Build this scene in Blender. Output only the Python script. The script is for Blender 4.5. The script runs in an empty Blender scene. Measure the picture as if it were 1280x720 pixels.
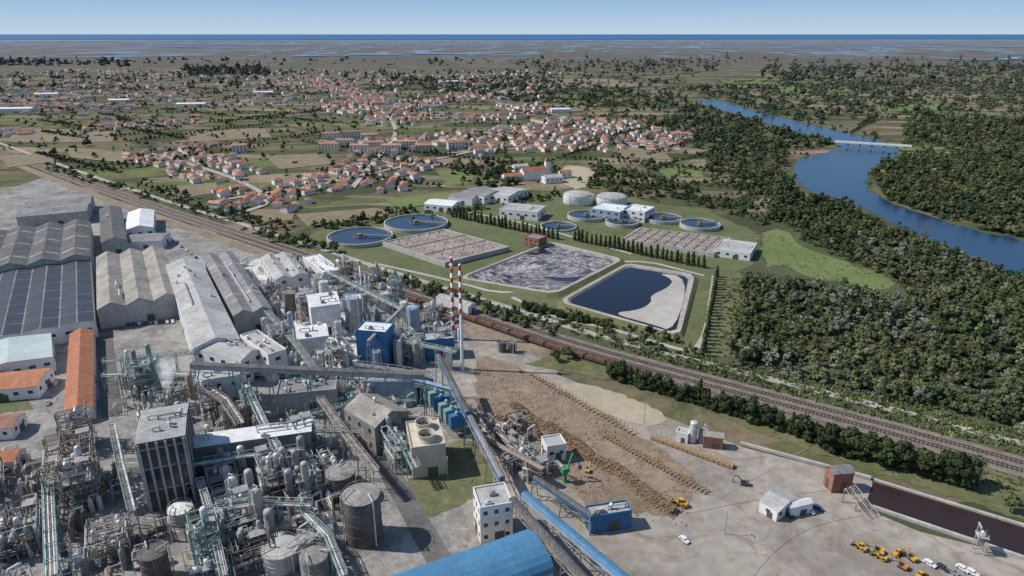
import bpy, math, random
import numpy as np
from mathutils import Vector
from mathutils.geometry import tessellate_polygon
R=math.radians; rnd=random.Random(7)
S=bpy.context.scene; COL=S.collection
H=120.0; F=853.3; TH=math.atan(318/F); s_,c_=math.sin(TH),math.cos(TH)
def P(x,y,z=0.0):
    u=(x-640)/F; v=(y-360)/F; t=(H-z)/(s_+v*c_)
    return Vector((u*t,(c_-v*s_)*t,z))
def Hg(bx,by,ty):
    b=P(bx,by); v=(ty-360)/F
    return H-(s_+v*c_)/(c_-v*s_)*b.y
G1=R(-60)
# ---------------------------------------------------------------- materials
MATS={}
def newmat(name):
    m=bpy.data.materials.new(name); m.use_nodes=True; nt=m.node_tree; nt.nodes.clear()
    o=nt.nodes.new('ShaderNodeOutputMaterial'); b=nt.nodes.new('ShaderNodeBsdfPrincipled')
    nt.links.new(b.outputs[0],o.inputs[0]); return m,nt,b
def N(nt,t,**k):
    n=nt.nodes.new(t)
    for a,v in k.items(): setattr(n,a,v)
    return n
def mixc(nt,fac,a,b,bt='MIX'):
    n=nt.nodes.new('ShaderNodeMix'); n.data_type='RGBA'; n.blend_type=bt
    for i,v in ((0,fac),(6,a),(7,b)):
        if hasattr(v,'links') or hasattr(v,'is_linked'): nt.links.new(v,n.inputs[i])
        else: n.inputs[i].default_value=v if i==0 else (v[0],v[1],v[2],1)
    return n.outputs[2]
def noise(nt,co,scale,detail=4,rough=.6,dist=0):
    n=N(nt,'ShaderNodeTexNoise'); n.inputs['Scale'].default_value=scale; n.inputs['Detail'].default_value=detail
    n.inputs['Roughness'].default_value=rough; n.inputs['Distortion'].default_value=dist
    nt.links.new(co,n.inputs['Vector']); return n.outputs[0]
def ramp(nt,fac,stops,interp='LINEAR'):
    r=N(nt,'ShaderNodeValToRGB'); r.color_ramp.interpolation=interp; e=r.color_ramp.elements
    while len(e)<len(stops): e.new(.5)
    for i,(p,c) in enumerate(stops):
        e[i].position=p; e[i].color=(c[0],c[1],c[2],1) if hasattr(c,'__len__') else (c,c,c,1)
    nt.links.new(fac,r.inputs[0]); return r.outputs[0]
def mat(name,col,rough=.8,metal=0,var=.25,scale=.25,col2=None,spots=None,stripe=0,objrand=0,spec=.3,bump=0,attr=False,world=False):
    m,nt,b=newmat(name); b.inputs['Roughness'].default_value=rough; b.inputs['Metallic'].default_value=metal
    b.inputs['Specular IOR Level'].default_value=spec
    if world: co=N(nt,'ShaderNodeNewGeometry').outputs['Position']
    else: co=N(nt,'ShaderNodeTexCoord').outputs['Object']
    n1=noise(nt,co,scale,5,.65); n2=noise(nt,co,scale*9,3,.6)
    lo=[c*(1-var) for c in col]; hi=[min(1,c*(1+var)) for c in (col2 or col)]
    if col2: lo=col; hi=col2
    c=ramp(nt,n1,[(.32,lo),(.68,hi)])
    c=mixc(nt,1,c,ramp(nt,n2,[(.3,1-var*.6),(.7,1+var*.3)]),'MULTIPLY')
    if spots: c=mixc(nt,ramp(nt,noise(nt,co,scale*3,6,.75,1.5),[(.50,0),(.68,1)]),c,spots)
    if stripe:
        w=N(nt,'ShaderNodeTexWave'); w.bands_direction='X'; w.inputs['Scale'].default_value=stripe; w.inputs['Distortion'].default_value=.15
        nt.links.new(co,w.inputs['Vector']); c=mixc(nt,1,c,ramp(nt,w.outputs[0],[(0,.74),(1,1.06)]),'MULTIPLY')
    if attr:
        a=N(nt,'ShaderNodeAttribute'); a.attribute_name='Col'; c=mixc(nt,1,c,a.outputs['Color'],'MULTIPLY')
    if objrand:
        oi=N(nt,'ShaderNodeObjectInfo'); c=mixc(nt,1,c,ramp(nt,oi.outputs['Random'],[(0,(1-objrand,1-objrand*1.1,1-objrand)),(.5,(1,1-objrand*.3,1-objrand*.5)),(1,(1+objrand,1+objrand,1+objrand*.7))]),'MULTIPLY')
    nt.links.new(c,b.inputs['Base Color'])
    if bump:
        bp=N(nt,'ShaderNodeBump'); bp.inputs['Strength'].default_value=bump; bp.inputs['Distance'].default_value=.3
        nt.links.new(n2,bp.inputs['Height']); nt.links.new(bp.outputs[0],b.inputs['Normal'])
    MATS[name]=m; return m
mat('concrete_yard',(.30,.265,.225),.9,var=.35,scale=.03,spots=(.19,.155,.125),world=True,bump=.1)
mat('mill_ground',(.23,.215,.195),.9,var=.45,scale=.06,spots=(.36,.34,.32),world=True)
mat('dust_ground',(.58,.57,.54),.95,var=.3,scale=.08,spots=(.3,.29,.27),world=True)
mat('dirt',(.19,.14,.10),.95,var=.35,scale=.05,col2=(.31,.245,.18),spots=(.14,.10,.075),world=True,bump=.3)
mat('asphalt',(.13,.125,.12),.9,var=.3,scale=.1,world=True)
mat('road_pale',(.36,.33,.29),.9,var=.2,scale=.05,world=True)
mat('grass',(.085,.105,.04),.95,var=.35,scale=.04,col2=(.15,.15,.07),spots=(.20,.165,.10),world=True,bump=.4)
mat('lawn',(.08,.105,.038),.95,var=.3,scale=.03,col2=(.125,.14,.06),spots=(.16,.145,.08),world=True)
mat('meadow',(.11,.155,.045),.95,var=.3,scale=.03,col2=(.17,.20,.075),spots=(.10,.12,.045),world=True)
mat('scrub',(.055,.07,.03),.95,var=.4,scale=.05,col2=(.10,.105,.05),world=True)
mat('dry_field',(.26,.20,.13),.95,var=.25,scale=.03,col2=(.18,.15,.09),spots=(.12,.12,.06),world=True)
mat('tan_earth',(.42,.36,.26),.95,var=.2,scale=.04,col2=(.30,.26,.18),world=True)
mat('ballast',(.20,.165,.135),.95,var=.3,scale=.3,spots=(.13,.11,.09),world=True)
mat('rail_steel',(.16,.13,.11),.4,.6)
mat('sediment',(.46,.43,.385),.9,var=.2,scale=.04,col2=(.35,.32,.28),world=True)
mat('concrete',(.42,.405,.375),.85,var=.2,scale=.2,spots=(.27,.25,.22))
mat('concrete_old',(.27,.255,.235),.9,var=.35,scale=.25,spots=(.13,.115,.10))
mat('tank_dark',(.125,.11,.10),.85,var=.3,scale=.2,spots=(.20,.175,.155))
mat('white_wall',(.72,.71,.68),.8,var=.1,scale=.2,spots=(.52,.50,.46))
mat('dust_white',(.68,.67,.64),.9,var=.18,scale=.2,spots=(.42,.40,.37))
mat('cream_wall',(.62,.56,.46),.8,var=.1,scale=.2,objrand=.1)
mat('beige',(.50,.45,.35),.85,var=.15,scale=.2)
mat('grey_wall',(.10,.10,.10),.85,var=.3,scale=.2,spots=(.06,.06,.06))
mat('roof_grey',(.23,.225,.22),.85,var=.35,scale=.1,spots=(.33,.32,.31),stripe=.5)
mat('roof_dark',(.12,.118,.115),.85,var=.35,scale=.12,spots=(.20,.19,.18),stripe=.5)
mat('roof_light',(.44,.43,.41),.85,var=.3,scale=.07,spots=(.27,.26,.24),stripe=.5)
mat('roof_tan',(.31,.285,.25),.9,var=.35,scale=.1,spots=(.19,.175,.155))
mat('roof_white',(.68,.68,.67),.7,var=.12,scale=.1,spots=(.46,.46,.45))
mat('roof_mint',(.42,.50,.48),.7,var=.15,scale=.1)
mat('tile_orange',(.44,.185,.10),.85,var=.25,scale=.3,spots=(.30,.13,.08),stripe=1.4,objrand=.15)
mat('tile_terracotta',(.34,.185,.13),.85,var=.25,scale=.3,objrand=.3)
mat('tile_red',(.26,.13,.095),.85,var=.25,scale=.3,objrand=.3)
mat('house_white',(.70,.68,.65),.8,var=.08,scale=.3,objrand=.1)
mat('teal_steel',(.20,.33,.31),.6,.1,var=.25,scale=.4,spots=(.3,.36,.34))
mat('pale_teal',(.36,.45,.43),.6,.1,var=.25,scale=.4)
mat('dark_steel',(.11,.10,.092),.7,.2,var=.4,scale=.4,spots=(.18,.12,.09))
mat('grey_steel',(.33,.325,.31),.6,.2,var=.25,scale=.4,spots=(.22,.18,.15))
mat('rust_steel',(.25,.195,.155),.85,.1,var=.4,scale=.4,spots=(.36,.32,.28))
mat('silver',(.60,.60,.59),.4,.3,var=.2,scale=.4)
mat('blue_panel',(.05,.17,.34),.6,var=.15,scale=.3,stripe=.8)
mat('blue_roof',(.07,.21,.36),.6,var=.15,scale=.15,stripe=.8,spots=(.11,.25,.38))
mat('pale_blue',(.30,.38,.46),.6,var=.2,scale=.3)
mat('teal_tank',(.15,.36,.34),.6,var=.15,scale=.3)
mat('solar_blue',(.055,.062,.078),.5,.05,var=.2,scale=.3,spec=.35)
mat('glass_dark',(.03,.035,.04),.2,spec=.6,var=.1)
mat('skylight',(.5,.5,.47),.6,var=.2)
mat('red_paint',(.55,.07,.04),.6,var=.12,scale=.3)
mat('white_paint',(.78,.78,.76),.6,var=.08,scale=.3)
mat('worn_paint',(.42,.39,.35),.9,var=.3,scale=.3,world=True)
mat('yellow_paint',(.55,.33,.05),.5,var=.2,scale=.6)
mat('yellow_green',(.24,.22,.06),.7,var=.3,scale=.6)
mat('green_paint',(.06,.26,.10),.5,var=.2,scale=.6)
mat('orange_paint',(.50,.20,.05),.5,var=.15,scale=.6)
mat('wagon_brown',(.22,.11,.08),.8,var=.3,scale=.5,spots=(.13,.09,.07))
mat('brick',(.28,.13,.09),.9,var=.2,scale=.6)
mat('rubber',(.02,.02,.02),.9)
mat('car_white',(.7,.7,.7),.3,spec=.5,var=.03); mat('car_dark',(.04,.045,.055),.3,spec=.5,var=.03)
mat('car_red',(.35,.03,.03),.3,spec=.5,var=.03); mat('car_blue',(.04,.09,.2),.3,spec=.5,var=.03); mat('car_silver',(.4,.41,.42),.3,.5,var=.03)
mat('wood_log',(.34,.235,.145),.9,var=.35,scale=1.5,spots=(.17,.115,.075),world=True)
mat('wood_dark',(.16,.11,.075),.95,var=.4,scale=.8,spots=(.26,.18,.12),world=True)
mat('sludge',(.25,.20,.165),.8,var=.4,scale=.12,spots=(.42,.385,.35),world=True,bump=.5)
mat('bark',(.09,.065,.045),.9)
mat('leaf_dark',(.048,.070,.030),.85,attr=True,objrand=.3,spec=.15)
mat('leaf_mid',(.085,.112,.045),.85,attr=True,objrand=.3,spec=.15)
mat('leaf_silver',(.17,.19,.14),.85,attr=True,objrand=.15,spec=.15)
mat('leaf_attr',(1,1,1),.85,attr=True,var=.1,world=True,spec=.15)
def water(name,col,rough=.12,foam=None):
    m,nt,b=newmat(name); co=N(nt,'ShaderNodeNewGeometry').outputs['Position']
    c=ramp(nt,noise(nt,co,.008,3),[(.3,col),(.7,[k*1.35 for k in col])])
    b.inputs['Roughness'].default_value=rough; b.inputs['IOR'].default_value=1.33
    if foam:
        k=ramp(nt,noise(nt,co,.012,5,.55,5),[(.38,0),(.44,.8),(.475,.08),(.53,.9),(.555,.15),(.60,.95),(.66,.1)])
        k2=ramp(nt,noise(nt,co,.11,7,.75,2),[(.35,.12),(.62,1)]); f=mixc(nt,1,k,k2,'MULTIPLY')
        c=mixc(nt,f,c,foam); nt.links.new(ramp(nt,f,[(0,.2),(.4,.9)]),b.inputs['Roughness'])
    nt.links.new(c,b.inputs['Base Color'])
    bp=N(nt,'ShaderNodeBump'); bp.inputs['Strength'].default_value=.25; bp.inputs['Distance'].default_value=.2
    nt.links.new(noise(nt,co,.6,4),bp.inputs['Height']); nt.links.new(bp.outputs[0],b.inputs['Normal'])
    MATS[name]=m
water('river_water',(.010,.036,.080),.22); water('black_water',(.005,.009,.020),.1)
water('foam_water',(.020,.017,.028),.25,foam=(.58,.55,.54)); water('tank_water',(.010,.028,.055),.12)
water('brown_water',(.030,.018,.017),.15); water('sea_water',(.03,.10,.22),.6); water('lagoon_water',(.13,.23,.38),.7)
# ground
m,nt,b=newmat('ground'); b.inputs['Roughness'].default_value=.95; b.inputs['Specular IOR Level'].default_value=.1
geo=N(nt,'ShaderNodeNewGeometry').outputs['Position']
def fields(rot,sx_,sy_,cols):
    mp=N(nt,'ShaderNodeMapping'); mp.inputs['Rotation'].default_value=(0,0,R(rot)); mp.inputs['Scale'].default_value=(sx_,sy_,0)
    nt.links.new(geo,mp.inputs[0])
    vo=N(nt,'ShaderNodeTexVoronoi'); vo.distance='CHEBYCHEV'; vo.inputs['Scale'].default_value=1; vo.inputs['Randomness'].default_value=.8; nt.links.new(mp.outputs[0],vo.inputs['Vector'])
    sep=N(nt,'ShaderNodeSeparateColor'); nt.links.new(vo.outputs['Color'],sep.inputs[0])
    return ramp(nt,sep.outputs[0],cols,'CONSTANT')
CC=[(0,(.075,.085,.04)),(.18,(.135,.13,.065)),(.34,(.19,.15,.10)),(.5,(.085,.095,.045)),(.6,(.25,.20,.135)),(.74,(.15,.125,.08)),(.9,(.13,.155,.06))]
f1=fields(35,1/150,1/30,CC); f2=fields(-52,1/120,1/26,CC)
fc=mixc(nt,ramp(nt,noise(nt,geo,.003,2),[(.49,0),(.51,1)]),f1,f2)
fc=mixc(nt,1,fc,ramp(nt,noise(nt,geo,.02,6,.7),[(.3,.65),(.7,1.2)]),'MULTIPLY')
fc=mixc(nt,ramp(nt,noise(nt,geo,.007,6,.75,.8),[(.50,0),(.58,.9)]),fc,(.055,.065,.032))
fc=mixc(nt,1,fc,ramp(nt,noise(nt,geo,.25,4,.7),[(.3,.75),(.7,1.2)]),'MULTIPLY')
sx=N(nt,'ShaderNodeSeparateXYZ'); nt.links.new(geo,sx.inputs[0])
def yr(a,bb):
    r=N(nt,'ShaderNodeMapRange'); r.inputs[1].default_value=a; r.inputs[2].default_value=bb; nt.links.new(sx.outputs[1],r.inputs[0]); return r.outputs[0]
mp2=N(nt,'ShaderNodeMapping'); mp2.inputs['Scale'].default_value=(1,.3,1); nt.links.new(geo,mp2.inputs[0])
marsh=ramp(nt,noise(nt,mp2.outputs[0],.0012,8,.78,1.2),[(.3,(.065,.07,.04)),(.43,(.13,.10,.075)),(.5,(.08,.08,.05)),(.57,(.145,.11,.085)),(.7,(.065,.07,.045))])
chan=ramp(nt,noise(nt,mp2.outputs[0],.0009,7,.6,2.5),[(.48,0),(.495,1),(.512,1),(.525,0)])
marsh=mixc(nt,mixc(nt,1,chan,yr(3400,4800),'MULTIPLY'),marsh,(.15,.24,.37))
fc=mixc(nt,yr(2000,3300),fc,marsh)
fc=mixc(nt,mixc(nt,1,yr(900,15000),(.5,.5,.5),'MULTIPLY'),fc,(.20,.25,.32))  # air haze painted into the base colour, bluer with distance
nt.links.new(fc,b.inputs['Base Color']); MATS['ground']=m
# ---------------------------------------------------------------- mesh builder
class MB:
    def __init__(s): s.v=[]; s.f=[]; s.mi=[]; s.m=0
    def add(s,vs,fs):
        k=len(s.v); s.v+= [tuple(v) for v in vs]
        for f in fs: s.f.append([i+k for i in f]); s.mi.append(s.m)
        return s
    def bx(s,x0,x1,y0,y1,z0,z1):
        return s.add([(x0,y0,z0),(x1,y0,z0),(x1,y1,z0),(x0,y1,z0),(x0,y0,z1),(x1,y0,z1),(x1,y1,z1),(x0,y1,z1)],[(0,3,2,1),(4,5,6,7),(0,1,5,4),(1,2,6,5),(2,3,7,6),(3,0,4,7)])
    def cyl(s,a,b,r,n=8,r2=None,cap=True):
        a=Vector(a);b=Vector(b); d=b-a
        if d.length<1e-6: return s
        d.normalize(); u=d.cross(Vector((0,0,1)) if abs(d.z)<.95 else Vector((1,0,0))).normalized(); w=d.cross(u); r2=r if r2 is None else r2
        vs=[];off=math.pi/4 if n==4 else 0
        for (p,q) in ((a,r),(b,r2)):
            for i in range(n):
                t=2*math.pi*i/n+off; vs.append(p+(u*math.cos(t)+w*math.sin(t))*q)
        fs=[(i,(i+1)%n,n+(i+1)%n,n+i) for i in range(n)]
        if cap: fs+=[tuple(reversed(range(n))),tuple(range(n,2*n))]
        return s.add(vs,fs)
    def beam(s,a,b,w=.2): return s.cyl(a,b,w*.7,4)
    def path(s,pts,r,n=6):
        for a,b in zip(pts[:-1],pts[1:]): s.cyl(a,b,r,n)
        return s
    def lathe(s,prof,n=24,c=(0,0,0),cap=True):
        vs=[];fs=[]
        for (r,z) in prof:
            for i in range(n):
                t=2*math.pi*i/n; vs.append((c[0]+r*math.cos(t),c[1]+r*math.sin(t),c[2]+z))
        for j in range(len(prof)-1):
            for i in range(n):
                k=(i+1)%n; fs.append((j*n+i,j*n+k,(j+1)*n+k,(j+1)*n+i))
        if cap: fs.append(tuple(range((len(prof)-1)*n,len(prof)*n)))
        return s.add(vs,fs)
    def mesh(s,name,mats,smooth=False):
        me=bpy.data.meshes.new(name); me.from_pydata(s.v,[],s.f)
        for m in ([mats] if isinstance(mats,str) else mats): me.materials.append(MATS[m])
        if not isinstance(mats,str): me.polygons.foreach_set('material_index',s.mi)
        if smooth: me.polygons.foreach_set('use_smooth',[True]*len(me.polygons))
        me.update(); return me
    def build(s,name,mats,parent=None,smooth=False): return ob(name,s.mesh(name,mats,smooth),parent)
def ob(name,me,parent=None,loc=(0,0,0),rz=0):
    o=bpy.data.objects.new(name,me); COL.objects.link(o); o.parent=parent; o.location=loc; o.rotation_euler=(0,0,rz); return o
def tag(o,label=None,cat=None,group=None,kind=None):
    for k,v in (('label',label),('category',cat),('group',group),('kind',kind)):
        if v: o[k]=v
    return o
def T(name,label,cat,loc,rz=0,group=None): return tag(ob(name,None,None,loc,rz),label,cat,group)
def dup(r,loc,rz,label,group=None,scale=None):
    c=r.copy(); COL.objects.link(c); c.location=loc; c.rotation_euler=(0,0,rz); c['label']=label
    if group: c['group']=group
    if scale: c.scale=scale
    for ch in list(r.children):
        k=ch.copy(); COL.objects.link(k); k.parent=c
        for g in ch.children:
            q=g.copy(); COL.objects.link(q); q.parent=k
    return c
def ordn(n): return '%d%s'%(n,'th' if 10<=n%100<=20 else {1:'st',2:'nd',3:'rd'}.get(n%10,'th'))
def chaikin(p,it=2,closed=True,k=.25):
    for _ in range(it):
        q=[];n=len(p)
        for i in range(n if closed else n-1):
            a=p[i];b=p[(i+1)%n]; q+=[a*(1-k)+b*k,a*k+b*(1-k)]
        if not closed: q=[p[0]]+q+[p[-1]]
        p=q
    return p
def rough(p,amp,st):
    q=[]
    for i,a in enumerate(p):
        b=p[(i+1)%len(p)]; n=max(1,int((b-a).length/st))
        for k in range(n): c=a.lerp(b,k/n); q.append(c+Vector((rnd.uniform(-amp,amp),rnd.uniform(-amp,amp),0)))
    return q
def sheet(name,px,z,mt,label,cat='ground',smooth=0,world=False,jag=0):
    p=[Vector(q) if world else P(*q) for q in px]
    if smooth: p=chaikin(p,smooth)
    if jag: p=rough(p,jag,jag*2.2)
    tri=tessellate_polygon([[Vector((q.x,q.y,0)) for q in p]])
    vs=[(q.x,q.y,z) for q in p]; fs=[]
    for t in tri:
        a,b,c=[Vector(vs[i]) for i in t]
        fs.append(t if (b-a).cross(c-a).z>0 else (t[0],t[2],t[1]))
    return tag(MB().add(vs,fs).build(name,mt),label,cat,None,'structure')
def offp(p,d):
    q=[]
    for i,a in enumerate(p):
        t=(p[min(i+1,len(p)-1)]-p[max(i-1,0)]); t.z=0; t.normalize(); q.append(a+Vector((t.y,-t.x,0))*d)
    return q
def strip(name,p,w,z,mt,label,cat='road'):
    l=offp(p,-w/2); r=offp(p,w/2); n=len(p)
    vs=[(q.x,q.y,z) for q in l+r]; fs=[(i,n+i,n+i+1,i+1) for i in range(n-1)]
    return tag(MB().add(vs,fs).build(name,mt),label,cat,None,'structure')
def sample(p,sp,start=0):
    out=[];d=start
    for a,b in zip(p[:-1],p[1:]):
        L=(b-a).length
        while d<L:
            out.append((a.lerp(b,d/L),math.atan2(b.y-a.y,b.x-a.x))); d+=sp
        d-=L
    return out
def inpoly(x,y,p):
    r=False;j=len(p)-1
    for i in range(len(p)):
        if (p[i].y>y)!=(p[j].y>y) and x<(p[j].x-p[i].x)*(y-p[i].y)/(p[j].y-p[i].y)+p[i].x: r=not r
        j=i
    return r
# ---------------------------------------------------------------- setting
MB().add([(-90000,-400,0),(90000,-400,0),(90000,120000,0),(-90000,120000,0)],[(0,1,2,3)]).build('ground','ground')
tag(bpy.data.objects['ground'],'patchwork of fields and marsh running to the horizon','ground',None,'structure')
sheet('sea',[(-89000,14500,0),(-30000,13500,0),(-9000,15800,0),(0,15000,0),(9000,16500,0),(30000,14000,0),(89000,15000,0),(89000,119000,0),(-89000,119000,0)],6,'sea_water','blue sea band along the horizon','sea',world=True)
for i in range(44):
    Y=rnd.uniform(3600,13500) if i%3 else rnd.uniform(7500,13500); X=rnd.uniform(-.8,.8)*Y; L=rnd.uniform(.03,.2)*Y; W=rnd.uniform(.012,.05)*Y; n=20; ph=rnd.uniform(0,6)
    up=[];lo=[]
    for k in range(n+1):
        f=k/n; xx=X-L+2*L*f; mid=Y+math.sin(f*5+ph)*W*1.2; th=W*math.sin(math.pi*f)*rnd.uniform(.15,1)*.6+5
        up.append((xx,mid+th,0)); lo.append((xx,mid-th,0))
    sheet('lagoon',lo+up[::-1],2+i*.06,'lagoon_water','pale blue lagoon channel in the far marsh','lagoon',0,world=True)
sheet('sandbar',[(-9000,11500,0),(-6500,11700,0),(-6400,12100,0),(-9500,12000,0)],7,'roof_light','pale strip of coast at far left','ground',world=True)
sheet('mill_ground',[(-400,560),(-60,300),(0,240),(60,220),(130,245),(330,312),(480,362),(640,418),(700,440),(690,520),(820,760),(-300,760)],.04,'mill_ground','stained grey concrete ground between the mill buildings','ground')
sheet('dust_ground',[(300,330),(340,318),(400,345),(440,395),(500,430),(470,470),(400,480),(350,455),(330,400)],.1,'dust_ground','white dusty ground in the mill centre','ground',2,jag=2)
sheet('yard',[(590,400),(640,440),(700,470),(830,520),(930,560),(1090,600),(1090,640),(1150,665),(1290,700),(1420,735),(1400,800),(560,800),(600,720),(560,560)],.08,'concrete_yard','pale worn concrete of the log yard','ground')
sheet('dirt',[(590,440),(640,455),(690,480),(760,520),(850,575),(872,605),(850,650),(800,640),(740,640),(700,600),(640,545),(600,520)],.12,'dirt','brown bark strewn earth of the log yard','ground',2,jag=1.2)
sheet('grass_verge',[(655,455),(760,475),(860,505),(960,545),(1090,590),(1280,650),(1400,690),(1400,640),(1280,600),(1120,556),(980,517),(820,475),(700,440)],.12,'grass','green grass strip between railway and log yard','grass',jag=.8)
sheet('gravel_patch',[(690,478),(745,480),(830,515),(835,530),(800,535),(740,510)],.16,'tan_earth','bare earth patch in the grass strip','ground',2,jag=.8)
sheet('lawn_patch',[(500,600),(575,545),(600,560),(622,600),(590,625),(520,655)],.14,'grass','rough grass patch beside the cooling tower','grass',1,jag=.7)
sheet('scrubland',[(700,428),(640,400),(700,405),(880,445),(905,330),(960,290),(1100,265),(1290,340),(1450,420),(1450,640),(1280,578),(980,500),(820,458)],.03,'scrub','dark scrub ground under the riverside wood','ground')
sheet('lawn',[(360,312),(400,285),(470,262),(560,255),(700,240),(880,262),(945,290),(940,330),(905,345),(890,445),(830,440),(700,405),(600,378),(480,345)],.06,'lawn','mown grass around the water treatment works','grass',jag=2)
MD=[(948,290),(985,285),(990,305),(1035,318),(1060,330),(1110,345),(1120,358),(1085,362),(1040,350),(1000,345),(975,330),(955,335)]
sheet('meadow',MD,.1,'meadow','bright green meadow beside the riverside wood','grass',1,jag=3)
sheet('brown_track',[(895,345),(935,340),(925,400),(930,450),(885,445),(890,400)],.1,'grass','rough dry ground behind the cypress row','ground',1,jag=2)
sheet('dry_patch',[(925,255),(975,245),(985,260),(940,275)],.1,'dry_field','dry brown field near the river bend','field',1,jag=3)
sheet('bare_slope',[(690,215),(715,205),(742,212),(745,232),(715,238)],.13,'tan_earth','bare tan earth slope behind the works','ground',1,jag=3)
FL=[([(370,268),(470,260),(500,268),(385,283)],'dry_field'),([(545,214),(600,210),(618,226),(560,232)],'meadow'),([(200,235),(270,228),(275,240),(215,250)],'dry_field'),
([(300,262),(370,262),(365,275),(320,280)],'dry_field'),([(820,205),(870,205),(880,222),(830,222)],'meadow'),([(1140,200),(1180,195),(1175,222),(1145,220)],'dry_field'),([(1110,178),(1160,182),(1150,200),(1120,205)],'meadow'),([(640,100),(760,98),(800,108),(680,112)],'dry_field'),([(20,160),(150,165),(140,178),(10,178)],'dry_field'),([(560,118),(640,116),(650,124),(570,126)],'dry_field'),([(1160,230),(1280,238),(1280,250),(1180,246)],'meadow'),([(770,185),(830,190),(840,200),(780,198)],'dry_field'),([(330,195),(400,192),(420,205),(350,212)],'dry_field'),([(230,165),(330,160),(340,172),(240,178)],'dry_field'),([(1130,118),(1230,118),(1240,126),(1140,126)],'dry_field'),([(700,130),(740,128),(760,136),(710,140)],'dry_field'),([(0,195),(60,192),(70,202),(10,210)],'dry_field'),([(480,250),(560,240),(575,250),(500,262)],'meadow'),
([(960,108),(1060,106),(1090,114),(980,117)],'meadow'),([(1080,128),(1180,130),(1200,138),(1100,140)],'meadow'),([(1180,100),(1280,98),(1280,106),(1200,107)],'dry_field'),([(900,100),(960,98),(980,104),(910,106)],'meadow'),([(470,150),(500,148),(510,160),(480,162)],'meadow'),([(80,185),(160,190),(170,205),(90,198)],'dry_field')]
for i,(q,mm) in enumerate(FL): sheet('field',q,.16+.02*i,mm,'%s field among the village plots'%{'dry_field':'dry brown','meadow':'bright green'}[mm],'field')
RIV=[(1480,440),(1280,350),(1180,312),(1100,272),(1060,252),(1003,238),(988,215),(998,198),(1040,190),(1056,182),(1000,166),(940,149),(885,133),(868,127),(878,124),(905,127),(955,143),(1020,158),(1080,171),(1118,182),(1128,196),(1092,207),(1080,235),(1112,256),(1200,284),(1280,303),(1480,345)]
sheet('riverbank',[(x+(3 if i>13 else -3),y+(-1 if i>13 else 1.5)) for i,(x,y) in enumerate(RIV)],.2,'scrub','earthy bank of the wide blue river','bank',2)
sheet('river',RIV,.5,'river_water','wide blue river winding through woods','river',2,jag=2.5)
RP=chaikin([P(*q) for q in [(-60,165),(30,200),(170,252),(330,303),(430,338),(520,368),(620,400),(700,428),(820,462),(980,503),(1120,540),(1280,585),(1420,625)]],2,False)
strip('trackbed',RP,13,.2,'ballast','brown ballast bed of the railway','railway')
strip('verge',offp(RP,13),8,.1,'dirt','brown earth track beside the railway','ground')
strip('service_road',offp(RP,-15),4,.14,'road_pale','pale service road on the far side of the railway','road')
for a,l in (([(640,372),(700,400),(760,410),(830,432),(880,445),(893,345)],'around the black pond'),([(470,330),(560,350),(640,372),(700,345),(790,322),(880,345)],'between the ponds'),([(560,262),(640,275),(700,292),(790,318)],'behind the foam pond')):
    strip('service_road',chaikin([P(*k) for k in a],2,False),2.6,.24,'road_pale','pale gravel road '+l,'road')
def track(p,lab):
    mb=MB()
    for d in (-.75,.75):
        q=offp(p,d)
        for a,b in zip(q[:-1],q[1:]): mb.beam((a.x,a.y,.42),(b.x,b.y,.42),.16)
    for q,a in sample([x for x in p if x.y<420],1.2):
        c,s=math.cos(a),math.sin(a)
        mb.add([(q.x-s*k*1.3+c*l*.15,q.y+c*k*1.3+s*l*.15,.3) for k,l in ((-1,-1),(-1,1),(1,1),(1,-1))],[(0,1,2,3)])
    tag(mb.build('railway_track','rail_steel'),lab,'railway track',None,'structure')
track(offp(RP,-2.6),'far track of the main railway line'); track(offp(RP,2.2),'near track of the main railway line')
SID=[p for p in offp(RP,8) if P(330,303).x<p.x<P(830,470).x]
track(SID,'siding with wagons beside the mill')
VR=[([(-40,170),(120,160),(260,152),(400,142),(520,130),(640,118)],'long left lane'),
([(270,252),(330,242),(400,232),(470,216),(560,196),(660,176),(760,163),(870,168)],'treatment works street'),
([(400,176),(480,184),(560,175),(640,160),(720,150),(800,160)],'central village street'),
([(-40,130),(140,134),(280,126),(400,129),(470,140),(560,150),(660,145)],'upper left street'),
([(180,190),(240,206),(300,226),(345,252),(300,268)],'railway side lane'),
([(385,97),(440,115),(480,140),(500,165),(470,200),(440,236)],'steep crossing street'),
([(-40,104),(150,108),(300,110),(450,106),(600,102)],'far left road'),
([(60,86),(200,93),(340,98),(500,96),(650,93)],'farthest road'),
([(560,192),(640,187),(760,177),(850,184)],'village edge lane'),
([(620,128),(700,145),(760,160),(800,178)],'eastern lane')]
HP=[]
for i,(q,nm) in enumerate(VR):
    p=chaikin([P(*k) for k in q],2,False); strip('road',p,5,.6+.03*i,'road_pale','pale '+nm+' between the houses','road')
    for side in (-1,1):
        for row in range(2):
            for c,a in sample(p,12.5+row*5,rnd.uniform(0,15)):
                if math.sin(c.x*.021+i*2)*math.cos(c.y*.012+i)<-.25+.3*(i in(0,4,7)) or rnd.random()<.08: continue
                off=side*(11+row*17+rnd.uniform(-2,4)); x=c.x-math.sin(a)*off+rnd.uniform(-2,2); y=c.y+math.cos(a)*off+rnd.uniform(-2,2)
                if any((x-h[0])**2+(y-h[1])**2<11.5**2 for h in HP): continue
                HP.append((x,y,a+rnd.choice([0,0,math.pi/2])+rnd.uniform(-.1,.1),i))
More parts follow.
